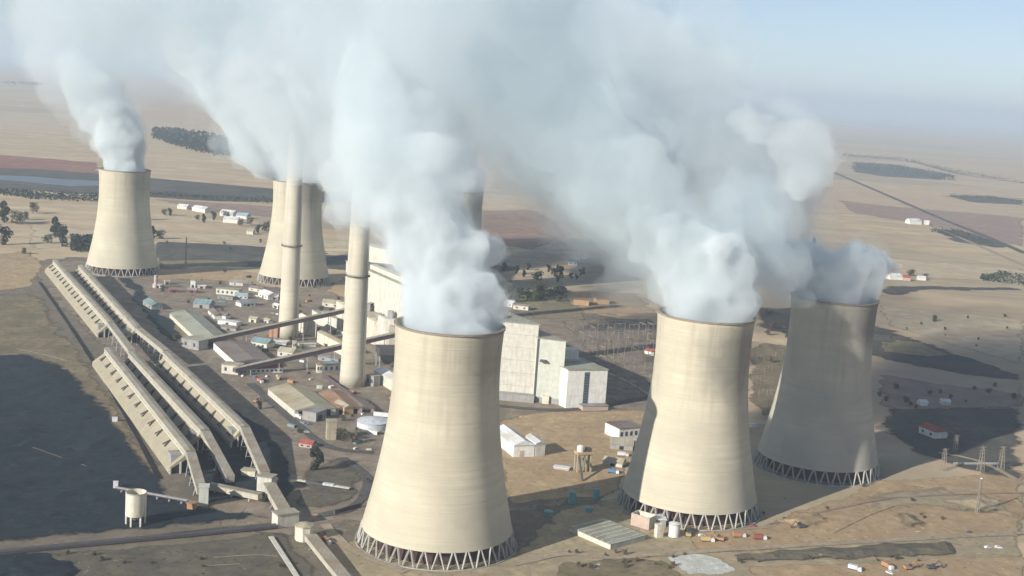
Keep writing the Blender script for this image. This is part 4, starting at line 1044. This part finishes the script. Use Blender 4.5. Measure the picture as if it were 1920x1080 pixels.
wood([(1840, 522, 4), (1880, 514, 18), (1925, 516, 22)], 8, 500, label='dark wood at the right edge beyond the farmstead')
wood([(1780, 366, 4), (1850, 368, 8), (1925, 374, 8)], 4, 400, label='small dark wood at the right edge in the haze')
wood([(1745, 428, 8), (1800, 434, 14), (1860, 455, 6)], 5, 500, label='dark scrub wood beside the road in the far right field')
wood([(1320, 188, 3), (1400, 190, 3), (1470, 200, 2)], 3, 300, label='faint grey wood just below the hazy horizon')
wood([(1560, 226, 2), (1640, 236, 2), (1700, 240, 2)], 3, 260, label='faint wood line in the haze right of the bright puff')
wood([(940, 540, 16), (1000, 548, 18), (1060, 545, 8)], 8, 700, label='dark thicket at the near edge of the grove behind the boiler house')
wood([(500, 652, 8), (560, 660, 6), (600, 668, 4)], 5, 300, label='green hedge mass at the foot of the farther chimney')

# ------------------------------------------------------------------ steam
def steam_mat(name, dens, col=(.88, .952, 1), aniso=0.):
    m = bpy.data.materials.new(name); m.use_nodes = True; nt = m.node_tree
    nt.nodes.remove(nt.nodes['Principled BSDF'])
    v = nt.nodes.new('ShaderNodeVolumePrincipled'); v.inputs['Color'].default_value = rgba(col)
    v.inputs['Density'].default_value = dens; v.inputs['Anisotropy'].default_value = aniso
    nt.links.new(v.outputs[0], nt.nodes['Material Output'].inputs['Volume'])
    m.cycles.homogeneous_volume = True
    return m

def plume_mesh(name, chain, voxel, puff, seed, disp=1.):
    """closed billowing hull round a chain of (centre, radius): puffs fused into one skin"""
    rr = random.Random(seed); bm = bmesh.new()
    def ball(c, r):
        bmesh.ops.create_icosphere(bm, subdivisions=2, radius=r, matrix=Matrix.Translation(c))
    for i in range(len(chain)):
        c, r = chain[i]
        if i + 1 < len(chain):
            c2, r2 = chain[i + 1]; n = max(2, int((c2 - c).length / (min(r, r2) * .35)))
        else: c2, r2, n = c, r, 1
        for k in range(n):
            t = k / n; cc = c.lerp(c2, t); rc = r + (r2 - r) * t
            ball(cc, rc * (.99 if i < 3 else .84))
            if puff > 0 and (i > 0 or k > 1):
                for _ in range(6):
                    d = Vector((rr.gauss(0, 1), rr.gauss(0, 1), rr.gauss(0, .8))).normalized()
                    ball(cc + d * rc * rr.uniform(.6, .95), rc * rr.uniform(.14, .38) * puff)
    me = bpy.data.meshes.new(name); bm.to_mesh(me); bm.free()
    o = bpy.data.objects.new(name, me); COL.objects.link(o)
    md = o.modifiers.new('r', 'REMESH'); md.mode = 'VOXEL'; md.voxel_size = voxel; md.use_smooth_shade = True
    sm = o.modifiers.new('s', 'SMOOTH'); sm.factor = .5; sm.iterations = 1
    def disp_mod(sc, st):
        tx = bpy.data.textures.new('billow', 'CLOUDS'); tx.noise_scale = sc; tx.noise_depth = 4
        d = o.modifiers.new('d', 'DISPLACE'); d.texture = tx; d.texture_coords = 'GLOBAL'; d.strength = st * disp; d.mid_level = .5
    disp_mod(voxel * 11, voxel * 7); disp_mod(voxel * 4.5, voxel * 4.2)
    md = o.modifiers.new('r2', 'REMESH'); md.mode = 'VOXEL'; md.voxel_size = voxel * .85; md.use_smooth_shade = True
    disp_mod(voxel * 2.2, voxel * 2.6)
    return o

def bake(objs):
    dg = bpy.context.evaluated_depsgraph_get(); dg.update()
    for o in objs:
        me = bpy.data.meshes.new_from_object(o.evaluated_get(dg)); o.modifiers.clear()
        old = o.data; o.data = me; bpy.data.meshes.remove(old)
        if 'y0' not in o: continue
        for v in me.vertices:        # the steam fills the mouth of its tower and only spreads above the rim
            for t in T.values():
                c = t.location
                if v.co.z < 150 and (v.co.xy - c.xy).length < 52 and abs(c.y - o['y0']) < 40:
                    d = v.co.xy - c.xy; lim = (rad(min(v.co.z, 127)) - 1.15) + max(0, v.co.z - 127.6) * .6
                    if d.length > lim: d = d * (lim / d.length); v.co.x = c.x + d.x; v.co.y = c.y + d.y
                    break
        me.update()

SM = {'thick': steam_mat('steam_thick', .10, (.945, .982, 1)), 'mid': steam_mat('steam_mid', .036, (.92, .974, 1)), 'mid2': steam_mat('steam_drifting', .017, (.885, .963, 1)),
      'thin': steam_mat('steam_thin', .0078, (.885, .963, 1)), 'veil': steam_mat('steam_veil', .0029, (.87, .955, 1)), 'wisp': steam_mat('steam_wisp', .024, (.91, .97, 1)),
      'bank': steam_mat('steam_bank', .0085, (.865, .953, 1)), 'wash': steam_mat('steam_wash', .0125, (.90, .968, 1)), 'roll': steam_mat('steam_roll', .022, (.84, .94, 1)),
      'head': steam_mat('steam_head', .032, (.915, .975, 1))}
_hulls = []
def plume(label, Y0, chain, drift, i_thick, i_mid, voxel, seed, thin='thin', puff=1., mid='mid'):
    """chain: photo pixel x, y and radius in pixels; drift: metres gained in depth per step"""
    ch = []; H_ = 1.16
    for i, (x, y, r) in enumerate(chain):
        Y = Y0 + drift * i; p = D(x, y, Y); ch.append((p, r * Y / F))
    o = plume_mesh('steam_plume', [(c, r * (1 if i < 3 else H_)) for i, (c, r) in enumerate(ch)], voxel, puff, seed); o.data.materials.append(SM[thin])
    tag(o, label, 'steam plume', 'steam plumes of the cooling towers', 'thing'); _hulls.append(o); o['y0'] = Y0
    for nm, k, mt, sc in (('dense_steam', i_mid, mid, 1.0), ('steam_core', i_thick, 'thick', .96)):
        if k < 2: continue
        sub = [(c, r * sc * (1 - .75 * max(0, (j - k * .6) / (k * .4)) ** 1.6)) for j, (c, r) in enumerate(ch[:k + 1])]
        q = plume_mesh(nm, sub, voxel, puff, seed + 1, .8); q.data.materials.append(SM[mt]); q.parent = o; _hulls.append(q); q['y0'] = Y0
    return o
plume('dense white steam plume pouring from the nearest cooling tower', 705,
      [(849, 655, 106), (849, 622, 106), (849, 596, 106), (842, 560, 100), (830, 515, 104), (812, 465, 110), (788, 412, 118), (752, 355, 130), (728, 300, 138), (706, 235, 146), (690, 165, 152), (690, 90, 162), (715, 15, 176), (750, -70, 196)], 8, 8, 11, 3.2, 5)
plume('soft white steam plume leaning left from the half shaded tower', 806,
      [(1329, 630, 94), (1329, 600, 94), (1328, 578, 94), (1320, 542, 101), (1296, 497, 112), (1248, 450, 116), (1206, 405, 124), (1150, 350, 138), (1095, 285, 150), (1040, 215, 160), (985, 140, 170), (940, 60, 180), (900, -30, 200)], 6, 6, 12, 4, 9, mid='mid2')
plume('blue grey steam plume from the shaded tower, curling back right in a round puff', 917,
      [(1570, 595, 83), (1570, 570, 83), (1576, 548, 83), (1618, 498, 60), (1585, 510, 72), (1520, 500, 84), (1450, 460, 100), (1430, 400, 112), (1480, 335, 92), (1510, 290, 66), (1462, 262, 68), (1392, 236, 58), (1340, 290, 120), (1260, 250, 140), (1180, 190, 155), (1100, 110, 170), (1040, 20, 190)], 4, 6, 15, 4.5, 13, mid='mid2')
plume('white steam plume rising left from the far left cooling tower', 1582,
      [(229, 334, 42), (229, 312, 42), (226, 280, 47), (208, 236, 56), (184, 190, 66), (156, 145, 76), (130, 95, 88), (130, 40, 104), (150, -30, 124)], 4, 4, 6, 5, 21)
plume('thin grey steam plume drifting left from the distant tower behind the chimney', 1594,
      [(559, 362, 40), (555, 335, 44), (530, 300, 60), (480, 250, 70), (438, 185, 58), (392, 130, 58), (340, 95, 66), (300, 45, 96), (280, -30, 124)], 4, 2, 7, 5, 27, )
plume('wide pale steam plume behind the nearest one from the hidden distant tower', 1620,
      [(868, 374, 40), (858, 340, 54), (820, 290, 80), (760, 235, 100), (690, 180, 114), (610, 120, 124), (540, 50, 134), (480, -30, 154)], 4, 2, 6, 6, 31)
def cloud(label, Y, pts, mat, voxel, seed):
    o = plume_mesh('steam_veil', [(D(x, y, Y), r * Y / F) for x, y, r in pts], voxel, 1, seed)
    o.data.materials.append(SM[mat]); tag(o, label, 'steam cloud', kind='stuff'); _hulls.append(o)
cloud('broad thin veil of drifting steam across the top of the picture', 1250,
      [(1310, 110, 110), (1200, 190, 160), (1060, 230, 180), (900, 180, 200), (760, 110, 190), (560, 130, 160), (420, 90, 140), (250, 60, 130), (60, 20, 110), (-60, 0, 110)], 'veil', 9, 41)
cloud('grey wisps of steam wrapping the tops of the two chimneys', 960,
      [(690, 330, 62), (640, 300, 70), (600, 270, 74), (560, 290, 66), (545, 240, 78), (520, 200, 84), (470, 160, 90)], 'wisp', 5, 43)
cloud('grey shroud of steam hiding the top of the farther chimney', 1140,
      [(575, 325, 34), (565, 290, 58), (548, 240, 74), (515, 185, 84)], 'wisp', 5, 53)
cloud('blue grey bank of steam filling the space between the two right plumes', 960,
      [(1475, 535, 42), (1420, 500, 62), (1370, 450, 84), (1340, 390, 104), (1330, 320, 118), (1250, 300, 130), (1150, 260, 140), (1040, 270, 130), (960, 250, 120)], 'bank', 6, 59)
cloud('soft blue steam bank behind the left flank of the plume from the half shaded tower', 880,
      [(1215, 520, 40), (1180, 470, 70), (1110, 420, 90), (1050, 350, 110), (980, 280, 120), (930, 200, 130), (1000, 100, 150), (1130, 60, 150)], 'bank', 6, 61)
cloud('blue grey roll of steam spilling left over the rim of the wholly shaded tower', 850,
      [(1492, 536, 40), (1455, 496, 60), (1412, 452, 76), (1400, 395, 84)], 'roll', 4.5, 67)
cloud('bright lumpy head of steam standing out against the fields above the shaded tower', 815,
      [(1492, 344, 40), (1514, 312, 52), (1514, 280, 54), (1478, 262, 48), (1425, 245, 42), (1385, 222, 34)], 'head', 3.6, 71)
cloud('pale wash of steam joining the lumpy head back to the main bank', 845,
      [(1290, 420, 46), (1296, 360, 78), (1370, 360, 80), (1440, 375, 70), (1400, 310, 86), (1340, 235, 96), (1250, 165, 110), (1160, 100, 120)], 'wash', 5, 73)
cloud('bright ragged wisp of steam left of the chimney tops', 1300,
      [(470, 240, 34), (440, 200, 38), (415, 160, 34), (420, 120, 30), (350, 110, 34), (345, 75, 30)], 'wisp', 5, 47)
bake(_hulls)

# ------------------------------------------------------------------ haze
hz = bpy.data.materials.new('haze_air'); hz.use_nodes = True; nt = hz.node_tree; nt.nodes.remove(nt.nodes['Principled BSDF'])
v = nt.nodes.new('ShaderNodeVolumePrincipled'); v.inputs['Color'].default_value = (.70, .84, 1, 1); v.inputs['Density'].default_value = .00008
v.inputs['Anisotropy'].default_value = .1
nt.links.new(v.outputs[0], nt.nodes['Material Output'].inputs['Volume']); hz.cycles.homogeneous_volume = True
hb = MB().box(-50000, 50000, -2500, 60000, -1.5, 620); M['haze'] = hz
tag(hb.build('haze', 'haze'), 'pale blue haze over the plain', 'haze', kind='stuff')
